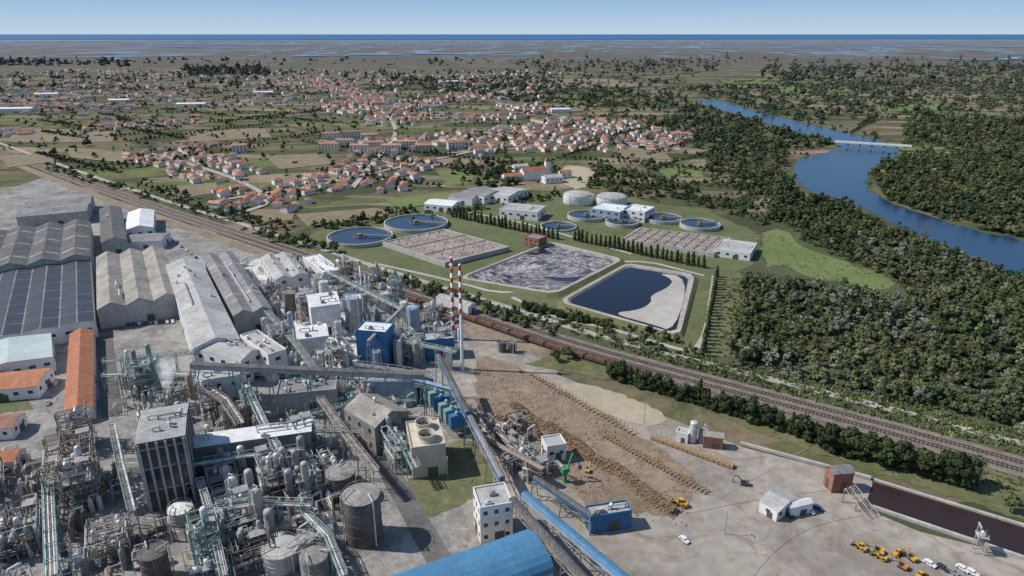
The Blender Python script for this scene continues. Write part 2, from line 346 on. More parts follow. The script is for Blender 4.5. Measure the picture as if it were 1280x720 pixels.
for poly,n,ri in (([(282,238),(372,238),(378,262),(275,264)],50,4),([(590,165),(700,150),(720,175),(600,190)],60,2),([(420,118),(560,128),(520,150),(420,140)],80,3),([(0,112),(240,115),(250,150),(0,150)],90,3),([(650,165),(860,160),(860,185),(640,196)],60,8),([(420,205),(540,200),(520,240),(430,245)],26,1),([(180,182),(300,178),(300,230),(190,215)],26,4)):
    w=[P(*k) for k in poly]; xs=[k.x for k in w]; ys=[k.y for k in w]
    for _ in range(n*4):
        x=rnd.uniform(min(xs),max(xs)); y=rnd.uniform(min(ys),max(ys))
        if inpoly(x,y,w) and not any((x-h[0])**2+(y-h[1])**2<11.5**2 for h in HP) and n>0: HP.append((x,y,rnd.choice([.3,.3+math.pi/2])+rnd.uniform(-.2,.2),ri)); n-=1
RW=[P(*k) for k in RIV]
bs=[P(*k) for k in [(640,190),(745,195),(750,240),(640,245)]]
HP=[h for h in HP if not inpoly(h[0],h[1],RW) and not inpoly(h[0],h[1],bs)]
HP.sort(key=lambda h:h[1])
HM={}
def housemesh(shape,wm,rm):
    k=(shape,wm,rm)
    if k in HM: return HM[k]
    L,W,h,rh=[(11,8,3.0,1.6),(14,8,5.2,1.7),(9,9,5.0,1.8)][shape]; e=.4
    w=MB().bx(-L/2,L/2,-W/2,W/2,0,h)
    if shape!=2: w.add([(-L/2,-W/2,h),(-L/2,W/2,h),(-L/2,0,h+rh),(L/2,-W/2,h),(L/2,W/2,h),(L/2,0,h+rh)],[(0,1,2),(3,5,4)])
    if shape==0: w.bx(L/2,L/2+3.5,-W/2,W/2-2.5,0,2.6)
    r=MB(); ri=0 if shape!=2 else L/2-1
    b=h-.12
    r.add([(-L/2-e,-W/2-e,b),(L/2+e,-W/2-e,b),(L/2+e,W/2+e,b),(-L/2-e,W/2+e,b),(-L/2-e+ri,0,h+rh+.15),(L/2+e-ri,0,h+rh+.15)],[(0,1,5,4),(2,3,4,5),(3,0,4),(1,2,5)] if shape==2 else [(0,1,5,4),(2,3,4,5)])
    if shape==0: r.bx(L/2+.02,L/2+3.8,-W/2-.3,W/2-2.2,2.62,2.8)
    ch=MB().bx(L/4-.4,L/4+.4,.8,1.6,h+rh*.4,h+rh+.9)
    HM[k]=(w.mesh('wall',wm),r.mesh('roof',rm),ch.mesh('chimney','house_white'),L,W,h); return HM[k]
WINm=MB().bx(-.6,.6,-.04,.04,-.7,.7).mesh('window','glass_dark'); DOORm=MB().bx(-.55,.55,-.05,.05,0,2.1).mesh('door','wood_dark')
near=HP[:300]; cnt={}
for k in sorted(range(len(near)),key=lambda k:near[k][0]/near[k][1]):
    x,y,a,ri=near[k]
    wn=rnd.choices([0,1],[4,1])[0]; rn=rnd.choices([0,1,2],[3,4,3])[0]; sh=rnd.choice([0,1,2])
    wm=['house_white','cream_wall'][wn]; rm=['tile_orange','tile_terracotta','tile_red'][rn]
    w,r,c,L,W,h=housemesh(sh,wm,rm); cnt[ri]=cnt.get(ri,0)+1
    t=T('house','%s %s house, %s roof, %s from left on the %s'%(['low','tall','square'][sh],['white','cream'][wn],['orange','pale terracotta','dark red'][rn],ordn(cnt[ri]),VR[ri][1]),'house',(x,y,0),a,'village houses')
    t.scale=[rnd.uniform(.58,.88)]*3
    ob('wall',w,t); ob('roof',r,t); ob('chimney',c,t)
    if y<720:
        for sd in (-1,1):
            for xx in (-L*.3,0,L*.3):
                if xx==0 and h<4: ob('door',DOORm,t,(0,sd*(W/2+.03),0))
                else: ob('window',WINm,t,(xx,sd*(W/2+.03),1.7 if h<4 else 3.9))
mb=MB()
def farhouse(x,y,a,k,Lk=1):
    L,W,h,rh=rnd.uniform(8,13)*Lk,rnd.uniform(7,9),rnd.choice([3,5]),1.7; c,s=math.cos(a),math.sin(a)
    t=lambda X,Y,Z:(x+(X*c-Y*s)*k,y+(X*s+Y*c)*k,Z*k)
    mb.m=rnd.choice([0,0,0,1]); v=[t(-L/2,-W/2,0),t(L/2,-W/2,0),t(L/2,W/2,0),t(-L/2,W/2,0),t(-L/2,-W/2,h),t(L/2,-W/2,h),t(L/2,W/2,h),t(-L/2,W/2,h),t(-L/2,0,h+rh),t(L/2,0,h+rh)]
    mb.add(v,[(0,1,5,4),(1,2,6,9,5),(2,3,7,6),(3,0,4,8,7)])
    mb.m=rnd.choice([2,3,3,4,5]); e=.4
    mb.add([t(-L/2-e,-W/2-e,h),t(L/2+e,-W/2-e,h),t(L/2+e,0,h+rh+.1),t(-L/2-e,0,h+rh+.1),t(L/2+e,W/2+e,h),t(-L/2-e,W/2+e,h)],[(0,1,2,3),(4,5,3,2)])
for h in HP[300:]: farhouse(h[0],h[1],h[2],rnd.uniform(.65,.95),rnd.choice([1,1,1,1.8]))
for i in range(600):
    Y=rnd.uniform(1300,2500); cx=rnd.choice([-.66,-.6,-.5,-.35,-.28,-.2,-.05,.02])+rnd.gauss(0,.03)
    farhouse(cx*Y,Y+rnd.gauss(0,30),rnd.uniform(0,3),1.0)
tag(mb.build('distant_houses',['house_white','cream_wall','tile_orange','tile_terracotta','roof_grey','tile_red']),'scatter of tiny distant houses with orange roofs towards the marsh','houses',None,'stuff')
# ---------------------------------------------------------------- trees
ICO=[(0,0,1)]+[(.894*math.cos(R(72*i)),.894*math.sin(R(72*i)),.447) for i in range(5)]+[(.894*math.cos(R(72*i+36)),.894*math.sin(R(72*i+36)),-.447) for i in range(5)]+[(0,0,-1)]
ICF=[(0,1+i,1+(i+1)%5) for i in range(5)]+[(1+i,6+i,1+(i+1)%5) for i in range(5)]+[(1+(i+1)%5,6+i,6+(i+1)%5) for i in range(5)]+[(11,6+(i+1)%5,6+i) for i in range(5)]
ICO=np.array(ICO);ICF=np.array(ICF)
def cloud(seed,lumps,nl,size):
    g=np.random.default_rng(seed); V=[];Fc=[];C=[];k=0
    zmax=max(l[2]+l[4] for l in lumps)
    for (x,y,z,r,rz) in lumps:
        v=ICO*np.array([r,r,rz])*.82*g.uniform(.85,1.15,(12,1))+np.array([x,y,z]); V.append(v);Fc.append(ICF+k);C.append(np.full(12,.75));k+=12  # core gets a darker vertex colour, painted inner shade of the crown
        d=g.normal(size=(nl,3)); d[:,2]=np.abs(d[:,2])*.9-.25*g.random(nl); d/=np.linalg.norm(d,axis=1)[:,None]
        p=d*np.array([r,r,rz])*g.uniform(.82,1.15,(nl,1))+np.array([x,y,z])
        nn=d+g.normal(scale=.4,size=(nl,3)); nn/=np.linalg.norm(nn,axis=1)[:,None]
        t=np.cross(nn,g.normal(size=(nl,3))); t/=np.linalg.norm(t,axis=1)[:,None]; bb=np.cross(nn,t)
        s1=size*g.uniform(.6,1.3,(nl,1)); s2=size*g.uniform(.5,1.1,(nl,1))
        q=np.stack([p-t*s1,p-bb*s2,p+t*s1*1.1,p+bb*s2],1).reshape(-1,3); V.append(q)
        b=k+4*np.arange(nl)[:,None]; Fc.append(np.concatenate([b+np.array([0,1,2]),b+np.array([0,2,3])])); k+=4*nl
        sh=(.8+.4*g.random(nl))*(.85+.25*np.clip(p[:,2]/zmax,0,1)); C.append(np.repeat(sh,4))  # leaves lighter towards the top, crown shading put into vertex colour
    return np.concatenate(V),np.concatenate(Fc),np.concatenate(C)
def npmesh(name,V,Fc,C,mt):
    me=bpy.data.meshes.new(name); me.vertices.add(len(V)); me.vertices.foreach_set('co',V.astype(np.float32).ravel())
    me.loops.add(Fc.size); me.loops.foreach_set('vertex_index',Fc.astype(np.int32).ravel())
    me.polygons.add(len(Fc)); me.polygons.foreach_set('loop_start',np.arange(0,Fc.size,3,dtype=np.int32)); 
    at=me.color_attributes.new('Col','FLOAT_COLOR','POINT')
    if C.ndim==1: C=np.stack([C,C,C],1)
    at.data.foreach_set('color',np.concatenate([C,np.ones((len(C),1))],1).astype(np.float32).ravel())
    me.materials.append(MATS[mt]); me.update(calc_edges=True); me.validate(); return me
def lumps_round(g,r=3.2,h=7.5,n=8):
    out=[(0,0,h*.6,r*.7,h*.3)]
    for i in range(n):
        a=2*math.pi*i/n+g.uniform(-.4,.4); d=r*g.uniform(.35,.85); out.append((d*math.cos(a),d*math.sin(a),h*g.uniform(.32,.78),r*g.uniform(.28,.55),r*g.uniform(.28,.5)))
    out.append((g.uniform(-.8,.8),g.uniform(-.8,.8),h*.87,r*.38,r*.35)); return out
def lumps_cyp(g,r=1.5,h=8): return [(g.uniform(-.3,.3),g.uniform(-.3,.3),h*f,r*(1.15-f*.85)*g.uniform(.85,1.1),h*.13) for f in (.15,.27,.39,.51,.63,.74,.84,.92)]
def lumps_pop(g,r=2.0,h=10.5): return [(g.uniform(-.7,.7),g.uniform(-.7,.7),h*f,r*g.uniform(.6,1.0)*(1.1-abs(f-.5)),h*.12) for f in (.3,.42,.55,.68,.8,.9)]
def lumps_bush(g): return [(g.uniform(-2.4,2.4),g.uniform(-2.4,2.4),g.uniform(.8,1.8),g.uniform(1.1,1.9),g.uniform(1,1.8)) for _ in range(7)]
def lumps_hedge(g): return [(g.uniform(-1.6,1.6),g.uniform(-1,1),z,g.uniform(1.1,1.7),g.uniform(1.1,1.5)) for z in (1,1,1.6,2.6,3.2,4.0,4.8,5.6)]
PR={'round':[],'cyp':[],'pop':[],'bush':[],'hedge':[]}
for i in range(5):
    g=random.Random(i+3)
    PR['round'].append([cloud(i,lumps_round(g),46,.42),cloud(i+50,lumps_round(g,n=4),18,.7)])
    PR['cyp'].append([cloud(i+20,lumps_cyp(g),42,.34),cloud(i+70,[l for j,l in enumerate(lumps_cyp(g)) if j%2==0],14,.6)])
    PR['pop'].append([cloud(i+30,lumps_pop(g),46,.4),cloud(i+80,lumps_pop(g)[::2],18,.7)])
    PR['bush'].append([cloud(i+40,lumps_bush(g),40,.4),cloud(i+90,lumps_bush(g)[:5],18,.6)])
    PR['hedge'].append([cloud(i+45,lumps_hedge(g),46,.36),cloud(i+95,lumps_hedge(g)[::2],18,.6)])
def trunkmesh(h,r):
    t=MB().cyl((0,0,-.1),(0,0,h*.55),r,7,r*.55)
    for a in (0,2.1,4.2): t.cyl((0,0,h*.35),(math.cos(a)*h*.16,math.sin(a)*h*.16,h*.6),r*.45,5,r*.2)
    return t.mesh('trunk','bark')
TRK={'round':trunkmesh(7.5,.28),'cyp':trunkmesh(8,.2),'pop':trunkmesh(9,.25),'bush':trunkmesh(2.4,.15),'hedge':trunkmesh(5,.2)}
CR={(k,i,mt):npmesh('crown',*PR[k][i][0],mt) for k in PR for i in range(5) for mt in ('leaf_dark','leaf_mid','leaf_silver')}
ntree=0
def tree(x,y,kind,mt,sc,label,group,name='tree',sz=1):
    global ntree; ntree+=1
    t=T(name,label,'tree',(x,y,0),rnd.uniform(0,6.28),group); t.scale=(sc,sc,sc*sz)
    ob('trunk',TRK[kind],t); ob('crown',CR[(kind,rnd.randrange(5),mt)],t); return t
def row(a,b,n,kind,mt,sc,lab,group,name,jit=.5,sz=1,kinds=None):
    A,B=P(*a),P(*b)
    for i in range(n):
        q=A.lerp(B,(i+.5)/n); tree(q.x+rnd.uniform(-jit,jit),q.y+rnd.uniform(-jit,jit),rnd.choice(kinds) if kinds else kind,mt,sc*rnd.uniform(.8,1.2),lab%ordn(i+1),group,name,sz*rnd.uniform(.85,1.2))
row((762,472),(1025,553),38,'hedge','leaf_dark',.95,'dark bushy evergreen, %s from left in row between railway and yard','evergreens between railway and yard','evergreen_tree',sz=1.0,kinds=['hedge','hedge','hedge','cyp'])
row((1028,560),(1215,610),30,'hedge','leaf_dark',1.1,'dark bushy evergreen, %s from left in row above the brown basin','evergreens above the brown basin','evergreen_tree',kinds=['hedge','round','hedge'],sz=.95)
row((896,345),(878,448),26,'cyp','leaf_mid',.75,'slim green cypress, %s from the back in row right of black pond','cypresses right of the black pond','cypress_tree',.3)
row((568,272),(700,300),26,'cyp','leaf_dark',.85,'dark clipped evergreen, %s from left in row behind foam pond','evergreens behind the foam pond','evergreen_tree')
row((715,300),(882,336),28,'cyp','leaf_dark',.85,'dark evergreen, %s from left in row before the aeration basins','evergreens before the aeration basins','evergreen_tree')
row((340,300),(425,318),12,'round','leaf_mid',.8,'leafy green tree, %s from left beside the left clarifier','trees beside the left clarifier','leafy_tree',3)
row((655,385),(760,408),14,'bush','leaf_dark',.9,'low green bush, %s from left in front of foam pond','bushes in front of the foam pond','bush',1)
for q,l in (((70,425),'green tree in front of the solar roof'),((85,415),'taller green tree in front of the solar roof corner'),((20,430),'dark tree by the left edge below solar roof'),((695,452),'round dark tree left of the evergreen row'),((710,448),'second dark round tree left of the evergreen row'),((805,430),'green tree at the foot of the black pond bank'),((1262,640),'green tree at right edge beside the brown basin')):
    p=P(*q); tree(p.x,p.y,'round','leaf_mid',.7,l,None,'leafy_tree')
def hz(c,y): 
    f=min(.6,max(0,(y-600)/8000)); return [c[i]*(1-f)+(.16,.19,.23)[i]*f for i in range(3)]  # tree colour shifted to haze blue with distance, aerial haze in the paint
CLS={'dark':(.050,.070,.032),'mid':(.085,.108,.045),'silver':(.165,.185,.135),'light':(.13,.155,.06),'olive':(.115,.12,.062)}
FV=[];FF=[];FC=[];fk=0
def addfar(x,y,kind,col,sc):
    global fk
    V,Fc,C=PR[kind][rnd.randrange(5)][1]; a=rnd.uniform(0,6.28); c,s=math.cos(a),math.sin(a); sx=sc*rnd.uniform(.85,1.15)
    v=np.stack([V[:,0]*c-V[:,1]*s,V[:,0]*s+V[:,1]*c,V[:,2]*rnd.uniform(.75,1.1)],1)*sx+np.array([x,y,-.6*sx])
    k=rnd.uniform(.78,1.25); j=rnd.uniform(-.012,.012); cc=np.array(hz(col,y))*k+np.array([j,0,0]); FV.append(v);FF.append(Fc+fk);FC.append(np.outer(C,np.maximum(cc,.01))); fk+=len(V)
def wood(poly,n,mix,sc,excl=(),near=0,place='',clear=.55):
    w=[P(*k) for k in poly]; xs=[k.x for k in w]; ys=[k.y for k in w]; pts=[];tr=0; ph=rnd.uniform(0,6); q=1/(9*sc)
    while len(pts)<n and tr<n*12:
        tr+=1; x=rnd.uniform(min(xs),max(xs)); y=rnd.uniform(min(ys),max(ys))
        if math.sin(x*q+ph+1.3*math.sin(y*q*.6))*math.cos(y*q*.8+ph*2+math.sin(x*q*.7))>clear: continue
        if inpoly(x,y,w) and not inpoly(x,y,RW) and not any(inpoly(x,y,e) for e in excl): pts.append((x,y))
    pts.sort(key=lambda q:q[1])
    keys=list(mix)
    nr=sorted(pts[:near],key=lambda q:q[0]/q[1])
    for i,(x,y) in enumerate(nr):
        k=rnd.choices(keys,[mix[j] for j in keys])[0]; mt={'dark':'leaf_dark','mid':'leaf_mid','silver':'leaf_silver','light':'leaf_mid','olive':'leaf_mid'}[k]
        tree(x,y,rnd.choice(['round','round','pop','bush']),mt,sc*rnd.uniform(.5,1.2),'%s tree, %s from left along the %s'%({'leaf_dark':'dark green','leaf_mid':'mid green','leaf_silver':'silvery grey green'}[mt],ordn(i+1),place),'trees of the '+place,'woodland_tree')
    for x,y in pts[near:]:
        wt=[]
        for j in keys: wt.append(mix[j]*(3 if math.sin(x*.035/sc+len(j)*2)*math.cos(y*.03/sc+len(j))>.15 else .6))
        k=rnd.choices(keys,wt)[0]
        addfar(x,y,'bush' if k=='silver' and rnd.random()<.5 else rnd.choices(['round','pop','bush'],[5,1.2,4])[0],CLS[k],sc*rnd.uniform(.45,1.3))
mead=[P(*k) for k in MD]
wood([(930,350),(1000,360),(1120,372),(1290,340),(1460,430),(1460,600),(1280,545),(1120,500),(980,470),(905,452),(925,400)],3300,{'dark':1.4,'mid':4,'silver':2.6,'light':1.2,'olive':3},.68,(mead,),86,'front edge of the riverside wood',.75)
wood([(1000,300),(1060,275),(1110,285),(1290,350),(1290,372),(1130,365),(1060,325)],1100,{'dark':2,'mid':4,'silver':1,'olive':3},.7,(mead,),clear=.9)
wood([(985,245),(1050,258),(1100,280),(1060,300),(1005,300),(985,280),(950,275)],420,{'dark':4,'mid':3},.85,clear=.9)
wood([(880,190),(985,185),(980,215),(995,240),(950,245),(890,230)],380,{'dark':3,'mid':3,'olive':1},.9,clear=.8)
wood([(1085,215),(1130,195),(1290,190),(1290,300),(1200,280),(1110,250)],1900,{'dark':3,'mid':4,'olive':2},.95,clear=.65)
wood([(1130,150),(1300,150),(1300,195),(1130,185)],800,{'dark':3,'mid':3,'olive':1},1.15,clear=.4)
wood([(850,110),(1300,98),(1300,150),(1000,150),(900,120)],1500,{'dark':4,'mid':3,'olive':1.5},1.45,clear=.3)
wood([(950,84),(1300,82),(1300,98),(950,104)],600,{'dark':5,'olive':1},2.2,clear=.2)
wood([(870,148),(1000,170),(1040,180),(990,190),(880,190),(790,150)],420,{'dark':4,'mid':3},1.2,clear=.7)
wood([(860,133),(885,137),(945,153),(1000,170),(990,175),(930,160),(850,140)],120,{'dark':4,'mid':2},1.3,clear=.9)
wood([(870,118),(920,123),(1020,152),(1080,166),(1100,172),(1060,172),(960,146),(880,124)],130,{'dark':4,'mid':2},1.0,clear=.9)
wood([(480,100),(660,98),(860,120),(870,145),(700,132),(560,118)],620,{'dark':5,'mid':2},1.5,clear=.3)
wood([(225,86),(335,84),(340,94),(240,97)],260,{'dark':5},2.2,clear=.9)
wood([(0,76),(160,78),(160,84),(0,82)],120,{'dark':5},2.6)
wood([(0,74),(1280,74),(1280,82),(0,82)],220,{'dark':4,'olive':3},2.4,clear=-.1)
wood([(640,78),(900,76),(900,92),(660,92)],260,{'dark':4,'olive':2},2.0,clear=.2)
wood([(-20,110),(870,110),(870,250),(-20,200)],1900,{'dark':4,'mid':3,'olive':2},.8,clear=.15)
wood([(-20,90),(870,88),(870,115),(-20,115)],700,{'dark':4,'mid':1,'olive':2},1.6,clear=.1)
wood([(740,205),(800,215),(870,235),(890,262),(800,250),(735,235)],280,{'dark':3,'mid':3,'olive':2},.75)
wood([(560,205),(640,200),(650,232),(600,240),(570,228)],110,{'dark':3,'mid':3},.9)
wood([(180,225),(270,255),(370,285),(340,300),(250,270),(170,240)],120,{'mid':3,'olive':2},.65)
wood([(385,283),(500,262),(570,262),(700,240),(700,248),(560,272),(420,290)],150,{'mid':3,'olive':2,'dark':2},.65)
wood([(480,340),(640,388),(700,408),(690,420),(600,392),(470,350)],190,{'mid':3,'light':2,'silver':1},.5)
wood([(860,250),(990,235),(960,285),(900,262)],200,{'mid':3,'olive':3},.65)
wood([(60,205),(180,240),(250,262),(180,250),(60,215)],70,{'mid':3,'olive':2},.65)
wood([(700,385),(850,425),(880,445),(820,440),(690,405)],110,{'mid':3,'light':2,'dark':1},.4)
for _ in range(110):
    x,y=rnd.uniform(-.7,.5),rnd.uniform(600,2100); A=Vector((x*y,y,0)); a=R(rnd.choice([-35,55]))+rnd.uniform(-.1,.1); L=rnd.uniform(60,220)
    for d in range(0,int(L),6):
        q=A+Vector((math.cos(a),math.sin(a),0))*d
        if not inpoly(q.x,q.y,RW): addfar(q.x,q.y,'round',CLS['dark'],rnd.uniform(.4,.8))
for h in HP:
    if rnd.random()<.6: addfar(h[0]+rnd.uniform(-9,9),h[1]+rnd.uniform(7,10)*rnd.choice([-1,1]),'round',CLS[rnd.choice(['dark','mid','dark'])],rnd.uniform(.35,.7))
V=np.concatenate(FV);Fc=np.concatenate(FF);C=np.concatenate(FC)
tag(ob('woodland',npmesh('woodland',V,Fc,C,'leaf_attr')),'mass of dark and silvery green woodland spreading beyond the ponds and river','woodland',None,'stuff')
FV=[];FF=[];FC=[];fk=0
def tufts(poly,n,size,cols):
    global fk
    w=[P(*k) for k in poly]; xs=[k.x for k in w]; ys=[k.y for k in w]
    for _ in range(n):
        x=rnd.uniform(min(xs),max(xs)); y=rnd.uniform(min(ys),max(ys))
        if not inpoly(x,y,w): continue
        k=9; c=np.array(rnd.choice(cols)); r=size*rnd.uniform(.6,1.3)
        for j in range(k):
            a=rnd.uniform(0,6.28); d=rnd.uniform(0,r); px,py=x+math.cos(a)*d,y+math.sin(a)*d; b=rnd.uniform(0,6.28); hh=r*rnd.uniform(.7,1.3)
            q=np.array([(px-math.cos(b)*r*.35,py-math.sin(b)*r*.35,0),(px+math.cos(b)*r*.35,py+math.sin(b)*r*.35,0),(px+rnd.uniform(-.6,.6)*r,py+rnd.uniform(-.6,.6)*r,hh)])
            FV.append(q);FF.append(np.array([[0,1,2]])+fk);FC.append(np.repeat((c*rnd.uniform(.7,1.3))[None],3,0)); fk+=3
tufts([(700,412),(880,448),(980,470),(1120,500),(1290,548),(1290,572),(1120,528),(980,492),(820,450)],6500,1.0,[(.15,.19,.08),(.18,.21,.09),(.12,.15,.06)])
tufts([(905,350),(950,345),(930,400),(930,450),(888,446)],900,.8,[(.16,.16,.09),(.11,.13,.06)])
tufts(MD,300,.6,[(.17,.22,.08),(.15,.19,.07)])
tufts([(925,340),(1000,345),(1130,372),(1290,350),(1450,440),(1450,600),(1280,548),(980,470),(905,452)],5000,.9,[(.12,.14,.065),(.14,.15,.07)])
tufts([(1120,556),(1290,600),(1400,640),(1400,680),(1280,632)],900,.6,[(.12,.15,.06),(.10,.13,.05)])
tufts([(655,455),(760,475),(860,505),(960,545),(1090,590),(1120,560),(980,520),(820,478),(700,442)],1400,.35,[(.12,.15,.06),(.16,.16,.08)])
tag(ob('reeds',npmesh('reeds',np.concatenate(FV),np.concatenate(FF),np.concatenate(FC),'leaf_attr')),'band of light green reeds and tall grass along the railway','reeds',None,'stuff')
# ---------------------------------------------------------------- buildings
OCC=[]; ca_=math.cos; sa_=math.sin
def bldg_at(name,label,cat,c,L,W,ang,h,kind='flat',n=1,rh=2,wall='concrete',roof='roof_grey',win=None,sky=0,vents=0,group=None,door=1,z0=0,pil=0):
    t=T(name,label,cat,(c.x,c.y,z0),ang,group); OCC.append((c.x,c.y,min(L,W)/2+1,max(L,W)/2))
    top=[]
    if kind=='gable':
        for i in range(n): top+=[(-W/2+W*i/n,h),(-W/2+W*(i+.5)/n,h+rh)]
        top.append((W/2,h))
    elif kind=='shed': top=[(-W/2,h),(W/2,h+rh)]
    elif kind=='barrel': top=[(-W/2*math.cos(math.pi*i/10),h+rh*math.sin(math.pi*i/10)) for i in range(11)]
    else: top=[(-W/2,h),(W/2,h)]
    prof=[(-W/2,0)]+top+[(W/2,0)]; k=len(prof); w=MB()
    vs=[(-L/2,y,z) for y,z in prof]+[(L/2,y,z) for y,z in prof]
    w.add(vs,[(i,i+1,k+i+1,k+i) for i in range(k-1)]+[tuple(reversed(range(k))),tuple(range(k,2*k))]); w.build('wall',wall,t)
    e=.35 if kind!='flat' else -.25; r=MB()
    for (y0,za),(y1,zb) in zip(top[:-1],top[1:]):
        if kind=='flat': y0+=.25;y1-=.25
        o=.06; th=.12
        r.add([(-L/2-e,y0,za+o),(L/2+e,y0,za+o),(L/2+e,y1,zb+o),(-L/2-e,y1,zb+o),(-L/2-e,y0,za+o+th),(L/2+e,y0,za+o+th),(L/2+e,y1,zb+o+th),(-L/2-e,y1,zb+o+th)],[(0,3,2,1),(4,5,6,7),(0,1,5,4),(1,2,6,5),(2,3,7,6),(3,0,4,7)])
    r.build('roof',roof,t)
    if kind=='flat':
        p=MB()
        for a in ((-L/2,L/2,-W/2-.02,-W/2+.22),(-L/2,L/2,W/2-.22,W/2+.02),(-L/2-.02,-L/2+.22,-W/2+.23,W/2-.23),(L/2-.22,L/2+.02,-W/2+.23,W/2-.23)): p.bx(a[0],a[1],a[2],a[3],h+.003,h+.6)
        p.build('parapet',wall,t)
    def zat(y):
        for (y0,za),(y1,zb) in zip(top[:-1],top[1:]):
            if y0<=y<=y1: return za+(zb-za)*(y-y0)/max(1e-6,y1-y0)
        return h
    if pil:
        for i in range(pil+1):
            x=-L/2+.3+(L-.6)*i/pil
            for s in(-1,1): MB().bx(x-.28,x+.28,min(s*(W/2+.02),s*(W/2+.4)),max(s*(W/2+.02),s*(W/2+.4)),0,h-.2).build('pilaster','concrete',t)
        for i in range(4):
            y=-W/2+.3+(W-.6)*i/3
            for s in(-1,1): MB().bx(min(s*(L/2+.02),s*(L/2+.4)),max(s*(L/2+.02),s*(L/2+.4)),y-.28,y+.28,0,h-.2).build('pilaster','concrete',t)
        for z in (h*.3,h*.62,h*.9):
            m_=MB(); m_.bx(-L/2,L/2,-W/2-.2,-W/2-.03,z,z+.5).bx(L/2+.03,L/2+.2,-W/2,W/2,z,z+.5).bx(-L/2-.2,-L/2-.03,-W/2,W/2,z,z+.5).bx(-L/2,L/2,W/2+.03,W/2+.2,z,z+.5); m_.build('cornice','concrete_old',t)
    if sky:
        for i in range(len(top)-1):
            (y0,za),(y1,zb)=top[i],top[i+1]
            for j in range(sky):
                x=-L/2+L*(j+.5)/sky; m_=MB(); a_,b_=.12,.88
                ya,yb=y0+(y1-y0)*a_,y0+(y1-y0)*b_; z1,z2=za+(zb-za)*a_+.2,za+(zb-za)*b_+.2
                m_.add([(x-.5,ya,z1),(x+.5,ya,z1),(x+.5,yb,z2),(x-.5,yb,z2)],[(0,1,2,3)]); m_.build('skylight','skylight',t)
    for i in range(vents):
        x=rnd.uniform(-L*.42,L*.42); y=rnd.uniform(-W*.4,W*.4); z=zat(y)+.15; m_=MB(); q=rnd.random()
        if q<.35: m_.bx(x-.8,x+.8,y-.6,y+.6,z-.4,z+1.0); m_.cyl((x,y,z+1),(x,y,z+1.4),.45,10)
        elif q<.7: m_.cyl((x,y,z-.5),(x,y,z+1.5),.35,10); m_.cyl((x,y,z+1.5),(x,y,z+1.9),.6,10,.15)
        else:
            x2=rnd.uniform(-L*.42,L*.42); m_.path([(x,y,z-.5),(x,y,z+1.2),(x2,y,z+1.2),(x2,y,z-.5)],.25,8)
        m_.build('roof_vent',rnd.choice(['grey_steel','silver','dust_white']),t)
    if win:
        sp,rows,ww,wh=win; wm=MB().bx(-ww/2,ww/2,-.05,.05,-wh/2,wh/2).mesh('window','glass_dark'); q=0
        for (nx,ny,ln,dp) in ((0,-1,L,W/2),(0,1,L,W/2),(-1,0,W,L/2),(1,0,W,L/2)):
            wx,wy=nx*ca_(ang)-ny*sa_(ang),nx*sa_(ang)+ny*ca_(ang)
            if wx*(-c.x)+wy*(-c.y)<0: continue
            m_=max(1,int(ln/sp))
            for i in range(m_):
                for j in range(rows):
                    if q>=60: break
                    q+=1; u=-ln/2+ln*(i+.5)/m_; z=h*(j+.6)/rows if rows>1 else h*.6
                    if ny: ob('window',wm,t,(u,ny*(dp+.03),z))
                    else: ob('window',wm,t,(nx*(dp+.03),u,z),math.pi/2)
    if door:
        for (nx,ny,ln,dp) in ((0,-1,L,W/2),(1,0,W,L/2),(0,1,L,W/2),(-1,0,W,L/2)):
            wx,wy=nx*ca_(ang)-ny*sa_(ang),nx*sa_(ang)+ny*ca_(ang)
            if wx*(-c.x)+wy*(-c.y)<0: continue
            dw=min(3.0,ln*.3); dh=min(3.2,h*.6); ob('door',MB().bx(-dw/2,dw/2,-.07,.07,0,dh).mesh('door','dark_steel'),t,(ln*.1,ny*(dp+.05),0) if ny else (nx*(dp+.05),ln*.1,0),0 if ny else math.pi/2)
    return t
def bldg(name,label,cat,A,B,D,h,**k):
    a,b,d=P(*A,h),P(*B,h),P(*D,h); ex=b-a; L=ex.length; ex.normalize(); ey=Vector((-ex.y,ex.x,0)); W=(d-a).dot(ey); c=a+ex*L/2+ey*W/2
    return bldg_at(name,label,cat,c,L,abs(W),math.atan2(ex.y,ex.x),h,**k)
BW='warehouse'
t=bldg(BW,'huge warehouse with roof covered in dark blue solar panels','warehouse',(113,322),(119,402),(-70,338),7,kind='gable',n=5,rh=.9,wall='white_wall',roof='roof_grey',win=(6,1,3,1.2))
a,b,d=P(113,322,7),P(119,402,7),P(-70,338,7); L=(b-a).length; ex=(b-a).normalized(); W=abs((d-a).dot(Vector((-ex.y,ex.x,0))))
for i in range(10):
    y0=-W/2+W*i/10+.35; y1=-W/2+W*(i+1)/10-.35
    z0=7.35 if i%2==0 else 8.2; z1=8.2 if i%2==0 else 7.35
    for j in range(8):
        x0=-L/2+L*j/8+.35; x1=x0+L/8-.7; m_=MB(); nn=5
        for k in range(nn):
            xa=x0+(x1-x0)*k/nn; xb=xa+(x1-x0)/nn-.25; m_.add([(xa,y0,z0),(xb,y0,z0),(xb,y1,z1),(xa,y1,z1)],[(0,1,2,3)])
        m_.build('solar_panel','solar_blue',t)
bldg(BW,'grey multi bay warehouse with pale skylight strips behind solar roof','warehouse',(113,277),(114,321),(-60,290),9,kind='gable',n=5,rh=2.4,wall='concrete',roof='roof_dark',sky=3)
bldg(BW,'low grey warehouse at far left behind the multi bay roof','warehouse',(20,272),(108,264),(28,252),8,kind='gable',n=2,rh=2,wall='concrete',roof='roof_grey',vents=2)
